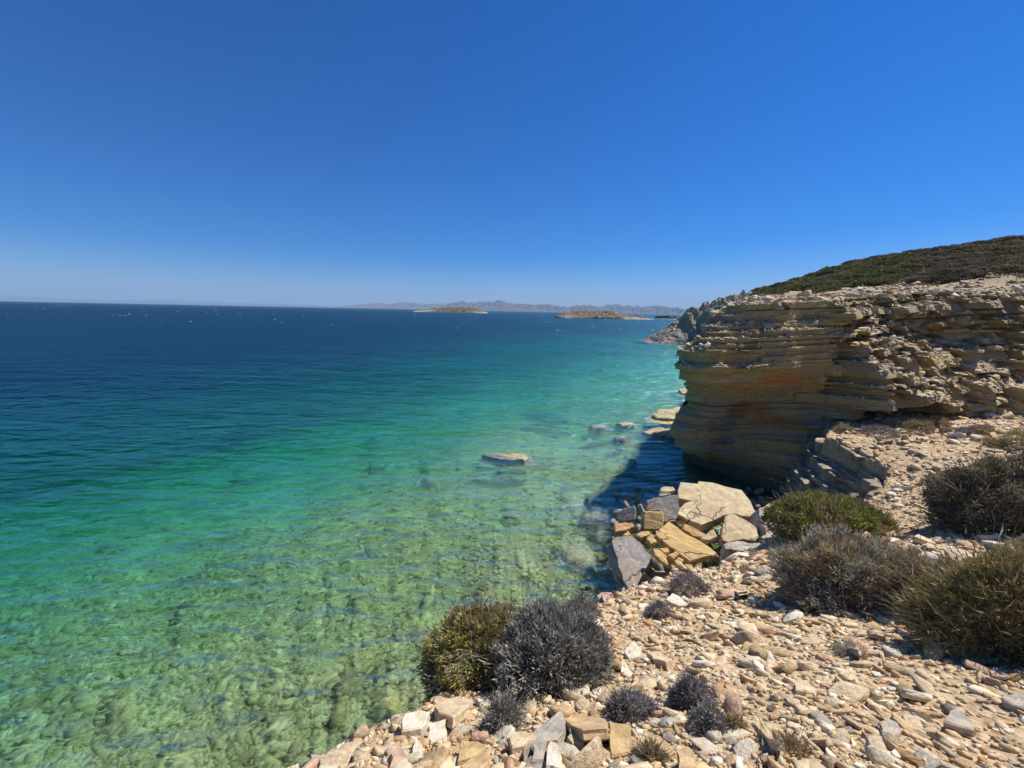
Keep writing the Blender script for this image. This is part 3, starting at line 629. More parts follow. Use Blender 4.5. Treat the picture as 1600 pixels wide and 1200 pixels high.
Z5 = lambda pts: [(900 + x / 4.0, 900 + y / 4.0) for x, y in pts]
Z4 = lambda pts: [(400 + x / 2.6667, 900 + y / 2.6667) for x, y in pts]
ZB = lambda pts: [(600 + x / 4.0, 1080 + y / 4.0) for x, y in pts]
Z6 = lambda pts: [(1250 + x / 4.0, 900 + y / 4.0) for x, y in pts]
SP = [
 ('long cream slab with pointed end lying on the scree', Z5([(1030,790),(1130,830),(1250,900),(1270,1010),(1200,1000),(1110,910),(1040,830)]), 'cream', 0.05, 0.3),
 ('upright orange-yellow block below the small grey shrubs', ZB([(1405,185),(1470,195),(1525,200),(1540,380),(1480,395),(1420,405),(1405,290)]), 'yellow', 0.12, -0.35),
 ('arched sandy slab with a hollow beneath it, in front of the shrubs', Z5([(355,1030),(460,980),(560,1020),(622,1090),(580,1110),(500,1062),(440,1090),(360,1122)]), 'tan', 0.07, -0.3),
 ('tan rounded block at the bottom edge below the arched slab', Z5([(625,1090),(690,1055),(740,1100),(755,1190),(640,1200)]), 'tan', 0.10, 0.0),
 ('rough whitish block at the brink, left of the olive bush foot', ZB([(105,190),(130,140),(230,110),(285,125),(270,190),(230,225),(110,245)]), 'whitish', 0.14, -0.2),
 ('flat pale slab at the foot of the olive bush', ZB([(315,95),(400,50),(520,10),(555,60),(500,110),(430,155),(340,130)]), 'cream', 0.06, 0.2),
 ('squared whitish stone below the rough brink block', ZB([(275,215),(300,190),(390,170),(370,280),(290,320)]), 'whitish', 0.10, -0.25),
 ('square sandy block near the bottom edge below the grey bush', ZB([(480,305),(590,305),(640,340),(560,395),(460,425)]), 'yellow', 0.09, 0.0),
 ('pink-faced wedge stone at the lower left corner of the scree', ZB([(40,385),(80,320),(140,390),(165,470),(30,470)]), 'pinkish', 0.12, -0.1),
 ('tall white splinter of stone standing near the pink wedge', ZB([(160,440),(200,275),(240,330),(225,420),(180,440)]), 'whitish', 0.06, -0.3),
 ('long tan slab lying at the bottom edge beside the square sandy block', ZB([(470,470),(560,400),(660,370),(650,440),(600,480),(500,490)]), 'tan', 0.07, 0.1),
 ('grey weathered slab lying at the root of the grey bush', ZB([(870,370),(900,270),(1000,190),(1110,110),(1135,230),(1080,290),(940,310)]), 'grey', 0.07, 0.0),
 ('broad flat tan slab between grey bush and yellow block', ZB([(1135,180),(1200,140),(1330,120),(1400,190),(1390,220),(1240,230),(1180,205)]), 'tan', 0.05, 0.3),
 ('grey upright square stone at the bottom edge', ZB([(930,310),(1015,305),(1000,440),(920,430)]), 'grey', 0.10, -0.3),
 ('white pointed stone beside the grey square stone', ZB([(1015,370),(1040,305),(1080,320),(1110,400),(1075,480),(1010,470)]), 'whitish', 0.10, -0.2),
 ('ochre wedge pair stone left of the orange-yellow block', ZB([(1140,290),(1170,210),(1260,290),(1250,315),(1175,330)]), 'tan', 0.09, -0.1),
 ('orange rounded stone between wedge and orange-yellow block', ZB([(1240,250),(1310,250),(1335,300),(1270,315)]), 'yellow', 0.07, 0.0),
 ('cream rectangular stone cast at the edge of the bush shadow', ZB([(775,290),(820,250),(890,240),(925,275),(870,330),(800,345)]), 'cream', 0.10, -0.1),
 ('grey-white pyramid-shaped stone on the right of the scree', Z6([(895,905),(930,860),(980,810),(1030,850),(1100,935),(1080,955),(980,930)]), 'grey', 0.14, -0.2),
 ('rounded grey-tan stone near the pyramid-shaped stone', Z6([(500,920),(550,880),(610,910),(630,960),(590,1005),(510,980)]), 'grey', 0.10, 0.0),
 ('cream flat stone with rough edge at bottom right', Z6([(715,1080),(790,1065),(880,1140),(780,1160)]), 'cream', 0.06, 0.1),
 ('wavy grey-green slab along the upper edge of the scree by the bushes', Z6([(150,380),(200,360),(280,395),(380,430),(360,455),(280,435),(200,410)]), 'grey', 0.05, 0.2),
 ('pale yellow slab below the large right-hand bush', Z6([(720,400),(780,388),(850,395),(855,425),(800,445),(735,445)]), 'cream', 0.08, -0.1),
 ('big layered grey stone at the right edge of the frame', Z6([(1250,755),(1310,735),(1400,735),(1440,780),(1400,820),(1330,800)]), 'grey', 0.12, 0.0),
 ('cream block with shaded front in mid scree', Z5([(1365,680),(1380,630),(1460,660),(1510,720),(1440,720),(1370,705)]), 'cream', 0.12, -0.1),
 ('tan block with shaded end at the right of the small shrubs', Z5([(930,690),(960,665),(1010,690),(1010,735),(960,730)]), 'tan', 0.10, -0.2),
 ('white ribbed stone standing beside the large grey bush', Z5([(300,470),(360,400),(410,450),(400,510),(330,520)]), 'whitish', 0.12, -0.25),
 ('white sloping stone under the ribbed one by the grey bush', Z5([(265,540),(300,520),(355,600),(330,625),(280,600)]), 'whitish', 0.08, -0.1),
 ('dark-sided pale block on the ridge near the purple-grey shrubs', Z5([(565,150),(600,105),(660,140),(705,180),(640,185)]), 'whitish', 0.14, -0.2),
 ('long cream plank-like stone on the slope above mid scree', Z5([(915,830-0),(1000,840),(1070,890),(1000,890)]) if False else Z5([(915,25),(990,50),(1070,90),(1010,98),(950,70)]), 'cream', 0.05, 0.2),
 ('tan boat-shaped stone in the middle of the scree', Z5([(440,480),(500,470),(600,515),(560,530),(480,510)]), 'cream', 0.08, 0.1),
 ('cream tablet stone in the upper scree', Z5([(1065,410),(1180,390),(1195,430),(1130,445),(1090,435)]), 'cream', 0.08, 0.0),
 ('rust-orange flat stone right of the small grey shrub', Z5([(860,680),(890,648),(930,655),(920,690)]), 'rust-orange', 0.05, 0.1),
]
PAL['yellow'] = (0.50, 0.36, 0.17)
special_xy = []
for i, (lb, px, cn, th, up) in enumerate(SP):
    px = np.array(px); c = px.mean(0); b = px[:, 1].max()
    h0 = hit(c[0], 0.55 * c[1] + 0.45 * b)
    if h0 is None: continue
    gn = normals_of(lambda x, y: ground(x, y, False), np.array([h0[0]]), np.array([h0[1]]), 0.3)[0]
    nr = gn + np.array([0, up * 1.0, 0.0]); nr /= np.linalg.norm(nr)
    d = ray(*c); t_ = ((h0 + gn * th * 0.75 - CAM) @ nr) / (d @ nr)
    slab('stone', lb, 'stone', px.tolist(), (c[0], c[1], t_), nr, th * 1.5, M['stone'], 'stones singled out on the scree slope', seed=120 + i, rough=0.03, cham=0.012, col=PAL[cn], sub=0.2)
    special_xy.append((h0[0], h0[1], float(np.ptp(px[:, 0])) / F * depth(h0) * 0.45))

lap('boulders')
# --- loose stones over the scree, the shelf and the brink
def free(x, y):
    ok_ = np.ones(len(x), bool)
    for a_, b_, r_ in special_xy: ok_ &= (x - a_) ** 2 + (y - b_) ** 2 > r_ * r_
    return ok_
def sample(n, rmin, rmax, power):
    r = rmin * (rmax / rmin) ** R.uniform(0, 1, n) if power == 2 else np.sqrt(R.uniform(rmin ** 2, rmax ** 2, n))
    a = R.uniform(-0.9, 1.35, n); x, y = r * np.sin(a), r * np.cos(a)
    k = (inside(x, y, LAND) | (line_dist(x, y, BRINK) < 0.35)) & (y < face_y(x, 3.7) - 0.1); return x[k], y[k]
x, y = sample(17000, 1.2, 18.5, 2); x1, y1 = sample(26000, 8.0, 27.0, 1); x, y = np.concatenate([x, x1]), np.concatenate([y, y1]); kk = free(x, y); x, y = x[kk], y[kk]
sz = np.clip(R.lognormal(math.log(0.078), 0.58, len(x)), 0.03, 0.34) * np.clip(np.hypot(x, y) / 4.5, 0.75, 1.45)
zt = ground(x, y); nn = normals_of(lambda a, b: ground(a, b, False), x, y)
cidx = R.choice(6, len(x), p=PW)
stones = []
for i in range(len(x)):
    stones.append((np.array([x[i], y[i], zt[i] + sz[i] * 0.08]), np.array([sz[i] * R.uniform(0.9, 1.5), sz[i] * R.uniform(0.7, 1.1), sz[i] * R.uniform(0.4, 0.95)]),
                   basis(nn[i], R.uniform(0, 6.28), R.normal(0, 0.22, 3)), np.array(PAL[PN[cidx[i]]]), int(R.integers(0, 14)), cidx[i]))
pu, pv, pt = project(np.stack([s_[0] for s_ in stones]))
vis = (pu > 0) & (pu < 1600) & (pv > 0) & (pv < 1198) & (pt > 0)
score = np.where(vis, sz / np.maximum(pt, 0.3), 0)
top = set(np.argsort(-score)[:285].tolist())
CHIP_ME = []
for k, (v, t) in enumerate(CHIPS):
    me = tri_mesh('stone', v, t); me.materials.append(M['stone']); CHIP_ME.append(me)
rest = []; LOOSE = []
for i, s_ in enumerate(stones):
    if i in top:
        o = link('stone', CHIP_ME[s_[4]]); cn = PN[s_[5]]; p, sc, B = s_[0], s_[1], s_[2]
        o.matrix_world = Matrix(((*(B[0] * sc), p[0]), (*(B[1] * sc), p[1]), (*(B[2] * sc), p[2]), (0, 0, 0, 1)))
        o.color = (*np.clip(s_[3] * (1 + R.normal(0, 0.08)), 0.05, 0.7), 1)
        tag(o, None, 'stone', 'loose %s stones on the scree' % cn); LOOSE.append((o, cn, p, 'long' if sc[0] > 1.45 * sc[1] else 'flat' if sc[2] < 0.55 * sc[0] else 'blocky'))
    else: rest.append(s_[:5])
tag(link('scree_stones', merged_chips('scree_stones', rest, CHIPS, M['stone_many']), M['stone_many']), 'mass of small broken stones covering the slope and shelf', 'stones', kind='stuff')
x, y = sample(26000, 1.2, 17, 2); sz2 = np.clip(R.lognormal(math.log(0.030), 0.5, len(x)), 0.012, 0.09) * np.clip(np.hypot(x, y) / 4.0, 0.7, 2.0)
z2 = ground(x, y); n2_ = normals_of(lambda a, b: ground(a, b, False), x, y)
items = [(np.array([x[i], y[i], z2[i] + sz2[i] * 0.1]), sz2[i] * R.uniform(0.7, 1.3, 3), basis(n2_[i], R.uniform(0, 6.28), R.normal(0, 0.3, 3)), np.array(PAL[PN[int(R.choice(6, p=PW))]]), int(R.integers(0, 10))) for i in range(len(x))]
tag(link('gravel', merged_chips('gravel', items, LOWS, M['stone_many']), M['stone_many']), 'fine tan gravel between the stones of the scree', 'gravel', kind='stuff')

lap('stones')
# --- rubble lying on the ledges of the cliff, at the foot of the pile, and shelf chips
items = []
for _ in range(9000):
    xx, yy = (R.uniform(9, 30), R.uniform(15.2, 22.5)) if _ < 7500 else (R.uniform(7.8, 12.5), R.uniform(17.4, 24))
    h_ = cliff_bvh.ray_cast(Vector((xx, yy, 14)), Vector((0, 0, -1)))
    if h_[0] is None or h_[1].z < 0.6 or h_[0].z < 0.3: continue
    s_ = min(0.5, R.lognormal(math.log(0.12), 0.55)) * (0.7 if xx < 14 and _ < 7500 else 1.0)
    items.append((np.array(h_[0]) + [0, 0, s_ * 0.1], s_ * np.array([R.uniform(0.9, 1.6), R.uniform(0.7, 1.1), R.uniform(0.5, 1.1)]), basis((0, -0.15, 1), R.uniform(0, 6.28), R.normal(0, 0.25, 3)), np.array(PAL[PN[int(R.choice([0, 1, 4, 5], p=[.4, .3, .15, .15]))]]) * 0.85, int(R.integers(0, 14))))
tag(link('cliff_rubble', merged_chips('cliff_rubble', items, CHIPS, M['stone_many']), M['stone_many']), 'broken rock chips lying on the ledges of the cliff', 'rubble', kind='stuff')
items = []
for _ in range(420):
    c = S(R.uniform(960, 1215), R.uniform(765, 905), R.uniform(-0.3, 0.35)); s_ = R.uniform(0.18, 0.6)
    items.append((c, s_ * np.array([R.uniform(0.9, 1.6), R.uniform(0.7, 1.1), R.uniform(0.6, 1.1)]), basis((0, -0.2, 1), R.uniform(0, 6.28), R.normal(0, 0.35, 3)), np.array([(0.46, 0.33, 0.16), (0.42, 0.34, 0.22), (0.25, 0.23, 0.2)][int(R.integers(0, 3))]), int(R.integers(0, 14))))
tag(link('pile_rubble', merged_chips('pile_rubble', items, CHIPS, M['stone_many']), M['stone_many']), 'smaller broken rock filling the gaps under the fallen slabs', 'rubble', kind='stuff')

lap('rubble')
# ------------------------------------------------------------------ rock outcrop along the shelf edge
M['outcrop'] = mat_stone('outcrop_rock', attr=False, base=(0.40, 0.34, 0.25), scale=0.35, amt=0.22, grain=(1, 1, 3.5), lichen=0.5, bumpd=0.08)
outc = empty('rock_outcrop', (14.5, 14.0, 0)); tag(outc, 'layered rock step at the shelf edge, its shaded side facing the gully', 'rock outcrop')
ob = np.array([(p[0], p[1]) for p in BR3[11:]] + [(15.3, 18.2)])
ln = np.concatenate([[0], np.cumsum(np.hypot(*np.diff(ob, axis=0).T))]); ss = np.arange(0, ln[-1], 0.06)
op = np.column_stack([np.interp(ss, ln, ob[:, 0]), np.interp(ss, ln, ob[:, 1])])
op = np.column_stack([np.convolve(np.pad(op[:, i], 12, mode='edge'), np.ones(25) / 25, 'valid') for i in (0, 1)])
tg = np.gradient(op, axis=0); tg /= np.linalg.norm(tg, axis=1)[:, None]; on = np.column_stack([-tg[:, 1], tg[:, 0]])   # points out to the gully
oz = _gt(op[:, 0], op[:, 1])
out_geo = []; dz = 0.03; k = 0; rg = np.random.default_rng(5)
while dz < 3.4:
    th = float(rg.choice([0.08, 0.13, 0.2, 0.3, 0.42]))
    off = 0.42 + 0.24 * dz + rg.normal(0, 0.13) + 0.40 * fbm(ss * 0.7, dz * 0.6, 0, 61, 3) + 0.12 * fbm(ss * 2.6, k * 2.2, 0, 62, 3)
    jn = np.cumsum(rg.uniform(0.3, 1.3, 60)); off = off + rg.normal(0, 0.2, 61)[np.searchsorted(jn, ss)]
    if k < 2: off = off - 0.35
    me = bed_mesh('rock_layer', op + on * off[:, None], on, -th - 0.03, 0.0, 1.6, 700 + k, 0.05, 0.03)
    co = np.empty(len(me.vertices) * 3); me.vertices.foreach_get('co', co); co = co.reshape(-1, 3); nvp = len(ss)
    co[:, 2] += np.tile(oz, len(co) // nvp) - dz; me.vertices.foreach_set('co', co.ravel()); me.update()
    add_child('rock_layer', me, M['outcrop'], outc); out_geo.append(me); dz += th; k += 1

lap('outcrop')
# ------------------------------------------------------------------ bushes
M['leaf'] = mat_leaf('dry_shrub_leaf', 0.22); M['twig'] = mat_plain('dead_twig', (0.20, 0.16, 0.12))
def tufts(n, rx, ry, rz, blade, width, nb, pal, seed, lump=0.18, inner=0.35, spread=0.8, down=0.1):
    """a cushion of thin leaves and twigs: tufts of blades spread through a lumpy dome, pointing out of it"""
    g = np.random.default_rng(seed)
    d = g.normal(0, 1, (n, 3)); d[:, 2] = np.abs(d[:, 2]) - down; d /= np.linalg.norm(d, axis=1)[:, None]
    lum = 1 + 1.25 * lump * fbm(d[:, 0] * 1.7 + seed, d[:, 1] * 1.7, d[:, 2] * 1.7, seed, 3) * 1.8 + 0.10 * vn(d[:, 0] * 5, d[:, 1] * 5, d[:, 2] * 5 + seed, seed)
    rr = (1 - inner * g.uniform(0, 1, n) ** 2.2) * lum
    p = d * rr[:, None] * [rx, ry, rz]
    pal = np.array(pal); w = pal[:, 3] / pal[:, 3].sum()
    patch = vn(d[:, 0] * 2.6 + seed * 3, d[:, 1] * 2.6, d[:, 2] * 2.6, seed + 5)
    ci = np.clip(np.searchsorted(np.cumsum(w), np.clip(0.5 + 0.55 * patch + g.normal(0, 0.22, n), 0, 0.999)), 0, len(pal) - 1)
    out = d * [1 / rx, 1 / ry, 1 / rz]; out /= np.linalg.norm(out, axis=1)[:, None]
    bp = np.repeat(p, nb, 0); bo = np.repeat(out, nb, 0); bc = np.repeat(pal[ci, :3], nb, 0)
    m_ = len(bp); bd = bo + g.normal(0, spread, (m_, 3)) * 0.75; bd[:, 2] += 0.25; bd /= np.linalg.norm(bd, axis=1)[:, None]
    L_ = blade * g.uniform(0.5, 1.25, m_); sd = np.cross(bd, g.normal(0, 1, (m_, 3))); sd /= np.linalg.norm(sd, axis=1)[:, None]
    b0 = bp + g.normal(0, 0.25 * blade, (m_, 3)); tip = b0 + bd * L_[:, None]; wd = width * g.uniform(0.6, 1.3, m_)[:, None]
    mid = b0 + bd * L_[:, None] * 0.55 + g.normal(0, 0.05 * blade, (m_, 3))
    V = np.stack([b0, mid + sd * wd, mid - sd * wd, tip], 1).reshape(-1, 3)
    q = np.arange(m_)[:, None] * 4
    T = np.concatenate([q + [0, 1, 2], q + [1, 3, 2]], 1).reshape(-1, 3)
    c = np.repeat(np.clip(bc * (1 + g.normal(0, 0.16, (m_, 1))), 0.01, 0.6), 2, 0)
    return V, T, c
def stem_geo(rx, ry, rz, n, seed):
    g = np.random.default_rng(seed); V, Fc = [], []
    for k in range(n):
        a = g.uniform(0, 6.28); e = g.uniform(0.25, 1.3); d = np.array([math.cos(a) * math.cos(e) * rx, math.sin(a) * math.cos(e) * ry, math.sin(e) * rz]) * g.uniform(0.6, 0.95)
        pts = [np.array([g.normal(0, 0.04) * rx, g.normal(0, 0.04) * ry, -0.05]), d * 0.45 + g.normal(0, 0.05, 3) * rx, d]
        r0 = 0.022 * (rx + ry); b = len(V)
        for i, p in enumerate(pts):
            rr = r0 * (1 - 0.42 * i)
            for j in range(4): V.append(p + rr * np.array([math.cos(j * 1.5708), math.sin(j * 1.5708), 0]))
        for i in range(2):
            for j in range(4): Fc.append([b + i * 4 + j, b + i * 4 + (j + 1) % 4, b + (i + 1) * 4 + (j + 1) % 4, b + (i + 1) * 4 + j])
    return V, Fc
OLIVE = [(0.374, 0.318, 0.084, 3), (0.243, 0.224, 0.066, 3), (0.318, 0.224, 0.15, 2), (0.486, 0.43, 0.112, 2)]
GREY = [(0.23, 0.218, 0.184, 3), (0.368, 0.345, 0.299, 3), (0.172, 0.184, 0.127, 2), (0.506, 0.471, 0.414, 1.2)]
PURP = [(0.19, 0.162, 0.162, 3), (0.323, 0.285, 0.285, 2), (0.456, 0.418, 0.38, 1)]
GREEN = [(0.315, 0.308, 0.068, 3), (0.194, 0.216, 0.057, 3), (0.436, 0.349, 0.102, 2), (0.388, 0.246, 0.159, 1)]
BROWN = [(0.367, 0.259, 0.14, 3), (0.518, 0.356, 0.162, 2), (0.281, 0.238, 0.151, 3), (0.216, 0.216, 0.108, 2), (0.55, 0.454, 0.238, 1)]
GRBR = [(0.399, 0.342, 0.243, 3), (0.541, 0.471, 0.355, 3), (0.257, 0.257, 0.156, 2), (0.55, 0.399, 0.213, 2)]
OLBR = [(0.288, 0.252, 0.096, 3), (0.432, 0.324, 0.132, 3), (0.192, 0.192, 0.084, 2), (0.55, 0.408, 0.168, 1.5)]
DARK = [(0.156, 0.135, 0.087, 3), (0.25, 0.208, 0.135, 3), (0.125, 0.135, 0.062, 2), (0.333, 0.27, 0.187, 1)]
DRY = [(0.384, 0.3, 0.156, 3), (0.288, 0.216, 0.12, 2), (0.216, 0.18, 0.108, 1)]
bush_xy = []
def bush(label, u0, u1, v0, v1, pal, n, seed, vb=None, blade=0.045, aspect=0.9, lump=0.18, group=None, zs=1.0, t=None, cat='bush', name='bush', **kw):
    """u0..u1 by v0..v1 is its outline in the photograph; vb its visible foot"""
    uc = (u0 + u1) / 2; vb = vb or v1 - 0.12 * (v1 - v0)
    p = hit(uc, vb) if t is None else P(uc, vb, t)
    t_ = depth(p); rx = (u1 - u0) / 2 / F * t_; ry = rx * aspect
    fw = p[:2] / np.linalg.norm(p[:2]); c = p[:2] + fw * ry * 0.75
    z = float(ground(c[0], c[1], False)) - 0.03 if t is None else p[2]
    tt = depth((c[0], c[1], z)); rx = (u1 - u0) / 2 / F * tt * 0.93; ry = rx * aspect
    dep = abs(ray(uc, v0)[2]) / np.linalg.norm(ray(uc, v0)[:2])
    # height so that the crown reaches the upper outline
    rz = 0.3 * rx
    for q in np.linspace(0.3, 2.6, 120) * rx:
        a = np.linspace(0, math.pi, 40); pts = np.column_stack([c[0] + fw[0] * ry * np.cos(a), c[1] + fw[1] * ry * np.cos(a), z + q * np.sin(a)])
        if min(project(pts)[1]) < v0 + 0.04 * (v1 - v0): rz = q; break
    rz *= zs
    o = empty(name, (c[0], c[1], z)); tag(o, label, cat, group)
    V, T, C = tufts(n, rx, ry, rz, blade * (rx + 0.25) * 1.6, 0.0042 * (rx + 0.3) * 1.8, 11, pal, seed, lump, **kw)
    V2, T2, C2 = tufts(max(8, n // 14), rx, ry, rz, blade * (rx + 0.25) * 4.2, 0.0032 * (rx + 0.3) * 1.8, 5, [(0.30, 0.25, 0.18, 2), (0.20, 0.16, 0.11, 2), (0.40, 0.35, 0.27, 1)], seed + 900, lump, inner=0.25, spread=0.55)
    V, T, C = np.concatenate([V, V2]), np.concatenate([T, T2 + len(V)]), np.concatenate([C, C2])
    link('foliage', tri_mesh('foliage', V, T, C), M['leaf'], o)
    V, Fc = stem_geo(rx, ry, rz, 26, seed); link('stem', mesh('stem', V, Fc, True), M['twig'], o)
    bush_xy.append((c[0], c[1], max(rx, ry))); return o
GB = 'bushes on the scree slope'; GS = 'small shrubs on the scree'
bush('olive-green cushion bush on the brink above the water', 668, 838, 946, 1100, OLIVE, 2600, 1, vb=1075, group=GB, aspect=0.95)
bush('large dark grey bush with bristly twigs in the foreground', 752, 955, 950, 1142, GREY, 3400, 2, vb=1085, group=GB, aspect=0.9, lump=0.14)
bush('grey shrub clump behind the large dark grey bush at the brink', 868, 942, 934, 978, GREY, 700, 3, group=GB)
bush('small spiky grey tuft at the lower left foot of the dark grey bush', 762, 812, 1095, 1145, GREY, 260, 4, group=GS, blade=0.12)
bush('small purplish grey shrub just right of the big grey bush', 952, 1020, 1084, 1134, PURP, 520, 5, group=GS, blade=0.07)
bush('bare grey shrub with pale stones behind it, upper of a touching pair', 1050, 1106, 1062, 1122, PURP, 520, 6, group=GS, blade=0.07)
bush('greyer low shrub, lower of the touching pair on the scree', 1080, 1136, 1110, 1160, GREY, 480, 7, group=GS, blade=0.07)
bush('tiny brownish tuft right of the touching pair of shrubs', 1133, 1163, 1122, 1155, BROWN, 160, 8, group=GS, blade=0.08)
bush('low purplish shrub on the ridge in front of the boulder pile', 1046, 1108, 902, 936, PURP, 460, 9, group=GS, blade=0.07)
bush('small dark purplish shrub beside the brink, nearest the grey slab', 1008, 1048, 942, 972, PURP, 300, 10, group=GS, blade=0.08)
bush('rounded bright green cushion bush at the gully edge', 1208, 1388, 776, 862, GREEN, 3000, 11, vb=848, group=GB, aspect=0.8, lump=0.10)
bush('wide grey-brown tangled bush below the green cushion bush', 1215, 1395, 846, 990, GRBR, 3000, 12, vb=955, group=GB, aspect=0.9, lump=0.36, blade=0.06)
bush('tan dry bush between the grey-brown bush and the right-hand bush', 1370, 1482, 866, 992, BROWN, 1700, 13, vb=965, group=GB, lump=0.36, blade=0.065)
bush('big olive-brown grassy bush at the right edge of the scree', 1458, 1660, 890, 1085, OLBR, 2900, 14, vb=1040, group=GB, blade=0.07, lump=0.36)
bush('low dark brown bush on the rock shelf to the upper right', 1464, 1640, 738, 850, DARK, 2800, 15, vb=832, group=GB, aspect=0.7, lump=0.34, blade=0.055)
bush('grey-brown shrub at the right edge behind the olive-brown bush', 1575, 1660, 845, 905, GRBR, 900, 16, group=GB)
bush('ochre-green shrub at the far right of the rock shelf', 1568, 1630, 672, 706, OLBR, 500, 17, group=GB)
GT = 'low shrubs at the foot of the cliff'
for i, (lb, a, b, c_, d_, pl) in enumerate([
    ('greyish low shrub at the left tip of the rock shelf', 1304, 1330, 662, 678, GRBR), ('flat mauve-grey shrub on the shelf below the cave', 1350, 1402, 668, 684, PURP), ('small grey shrub right under the cave mouth', 1384, 1414, 656, 668, GRBR),
    ('double brown shrub on the shelf right of the cave', 1416, 1456, 656, 678, BROWN), ('round brown shrub touching the cliff foot right of the double shrub', 1450, 1482, 652, 668, BROWN), ('rusty dry shrub behind the white flat stone', 1520, 1550, 666, 682, BROWN),
    ('small mauve-brown shrub in front of the white flat stone', 1496, 1524, 668, 682, PURP), ('dry brown tuft alone on the mid shelf', 1546, 1572, 724, 738, BROWN), ('brown dry shrub near the right frame edge of the shelf', 1540, 1566, 686, 700, OLBR)]):
    bush(lb, a, b, c_, d_, pl, 260, 30 + i, group=GT, blade=0.08)
bush('sparse green-grey weed on bare scree below the wide bush', 1312, 1352, 1012, 1038, GRBR, 130, 50, group=GS, blade=0.1)
bush('dry straw-coloured tuft at the bottom edge of the scree', 1215, 1262, 1160, 1200, DRY, 150, 51, group=GS, blade=0.1)
bush('dry straw tuft beneath the arched sandy slab', 1000, 1035, 1170, 1200, DRY, 140, 52, group=GS, blade=0.1)
slab('stone', 'white flat stone lying among shrubs on the shelf', 'stone', [(1498, 668), (1502, 664), (1518, 664), (1520, 669), (1508, 671)], (1509, 668, depth(hit(1509, 669))), (0, -0.3, 0.95), 0.2, M['stone'], 'stones singled out on the scree slope', seed=300, col=(0.66, 0.63, 0.57))
slab('stone', 'long pale bedrock plank cropping out of the shelf', 'stone', [(1540, 737), (1570, 735), (1600, 748), (1640, 764), (1600, 762), (1560, 748)], (1585, 750, depth(hit(1585, 752)) - 0.05), (0, -0.15, 0.98), 0.25, M['stone'], 'stones singled out on the scree slope', seed=301, col=(0.58, 0.52, 0.43))

# names of places for the labels of the loose stones
LM = [(752, 1040, 'the olive-green bush'), (853, 1050, 'the large dark grey bush'), (985, 1108, 'the small purplish shrub'), (1092, 1110, 'the touching pair of shrubs'), (1076, 920, 'the shrub before the boulder pile'), (1028, 957, 'the small dark brink shrub'),
      (1300, 820, 'the green cushion bush'), (1305, 930, 'the wide grey-brown bush'), (1425, 940, 'the tan dry bush'), (1545, 1000, 'the big olive-brown bush'), (1540, 800, 'the dark bush on the shelf'), (1190, 1125, 'the long cream slab'), (968, 1152, 'the orange-yellow block'),
      (1020, 1160, 'the arched sandy slab'), (648, 1125, 'the rough whitish brink block'), (740, 1170, 'the square sandy block'), (1495, 1120, 'the pyramid-shaped stone'), (1332, 1025, 'the green-grey weed'), (1455, 1180, 'the cream flat stone'), (1238, 1180, 'the dry straw tuft'), (1360, 742, 'the rock outcrop'), (1510, 668, 'the white flat stone'), (1590, 1095, 'the big layered grey stone'), (1065, 850, 'the boulder pile')]
ORD = ['nearest', 'second nearest', 'third nearest', 'fourth nearest', 'fifth nearest', 'sixth nearest', 'seventh nearest', 'eighth nearest', 'ninth nearest', 'tenth nearest'] + ['far-off'] * 60
cells = {}
for o, cn, p, shp in LOOSE:
    u_, v_, _t = project(p); dl = [(math.hypot(u_ - a, v_ - b), a, b, w) for a, b, w in LM]; d_, a, b, w = min(dl)
    rel = ('right of' if u_ > a else 'left of') if abs(u_ - a) > abs(v_ - b) else ('below' if v_ > b else 'above')
    cells.setdefault((cn, shp, rel, w), []).append((d_, o))
for (cn, shp, rel, w), L_ in cells.items():
    for i, (d_, o) in enumerate(sorted(L_, key=lambda q: q[0])):
        o['label'] = ('loose %s %s stone just %s %s' % (shp, cn, rel, w)) if len(L_) == 1 else ('loose %s %s stone, %s such %s %s' % (shp, cn, ORD[i], rel, w))
lap('bushes')
# ------------------------------------------------------------------ scrub on the hillside
HPAL = [[(0.189, 0.167, 0.065, 3), (0.131, 0.123, 0.051, 3), (0.246, 0.203, 0.087, 2)], [(0.109, 0.094, 0.058, 3), (0.16, 0.131, 0.08, 3), (0.203, 0.174, 0.116, 1)], [(0.232, 0.203, 0.145, 3), (0.304, 0.261, 0.189, 2), (0.16, 0.145, 0.094, 3)], [(0.174, 0.189, 0.051, 3), (0.116, 0.138, 0.041, 3), (0.217, 0.203, 0.072, 2)], [(0.29, 0.21, 0.123, 3), (0.217, 0.167, 0.102, 3), (0.362, 0.275, 0.16, 1)], [(0.131, 0.116, 0.065, 3), (0.189, 0.16, 0.102, 3)], [(0.203, 0.16, 0.072, 3), (0.275, 0.21, 0.102, 2), (0.145, 0.123, 0.058, 2)], [(0.145, 0.167, 0.051, 3), (0.203, 0.203, 0.072, 2)]]
HV = []
for k, pl in enumerate(HPAL):
    V, T, C = tufts(620, 1.0, 1.0, 0.55, 0.10, 0.040, 7, pl, 400 + k, 0.16, inner=0.18, spread=0.9)
    me = tri_mesh('shrub', V, T, C); me.materials.append(M['leaf']); HV.append(me)
HN = ['olive', 'dark brown', 'grey-brown', 'green', 'brown', 'dark brown', 'olive-brown', 'green']
def hill_points(n, u0, u1, t0, t1, pw, lo):
    u_ = R.uniform(u0, u1, n); t_ = t0 * (t1 / t0) ** (R.uniform(0, 1, n) ** pw); dx, dy = (u_ - 800) / F, ray(800, 480)[1]
    x_, y_ = dx * t_, dy * t_; k_ = inside(x_, y_, HL) & (y_ > face_y(x_, 8.5 + dip(x_)) + lo); x_, y_ = x_[k_], y_[k_]
    z_ = hill(x_, y_); uu, vv, tt = project(np.stack([x_, y_, z_], 1)); return x_, y_, z_, uu, vv, tt
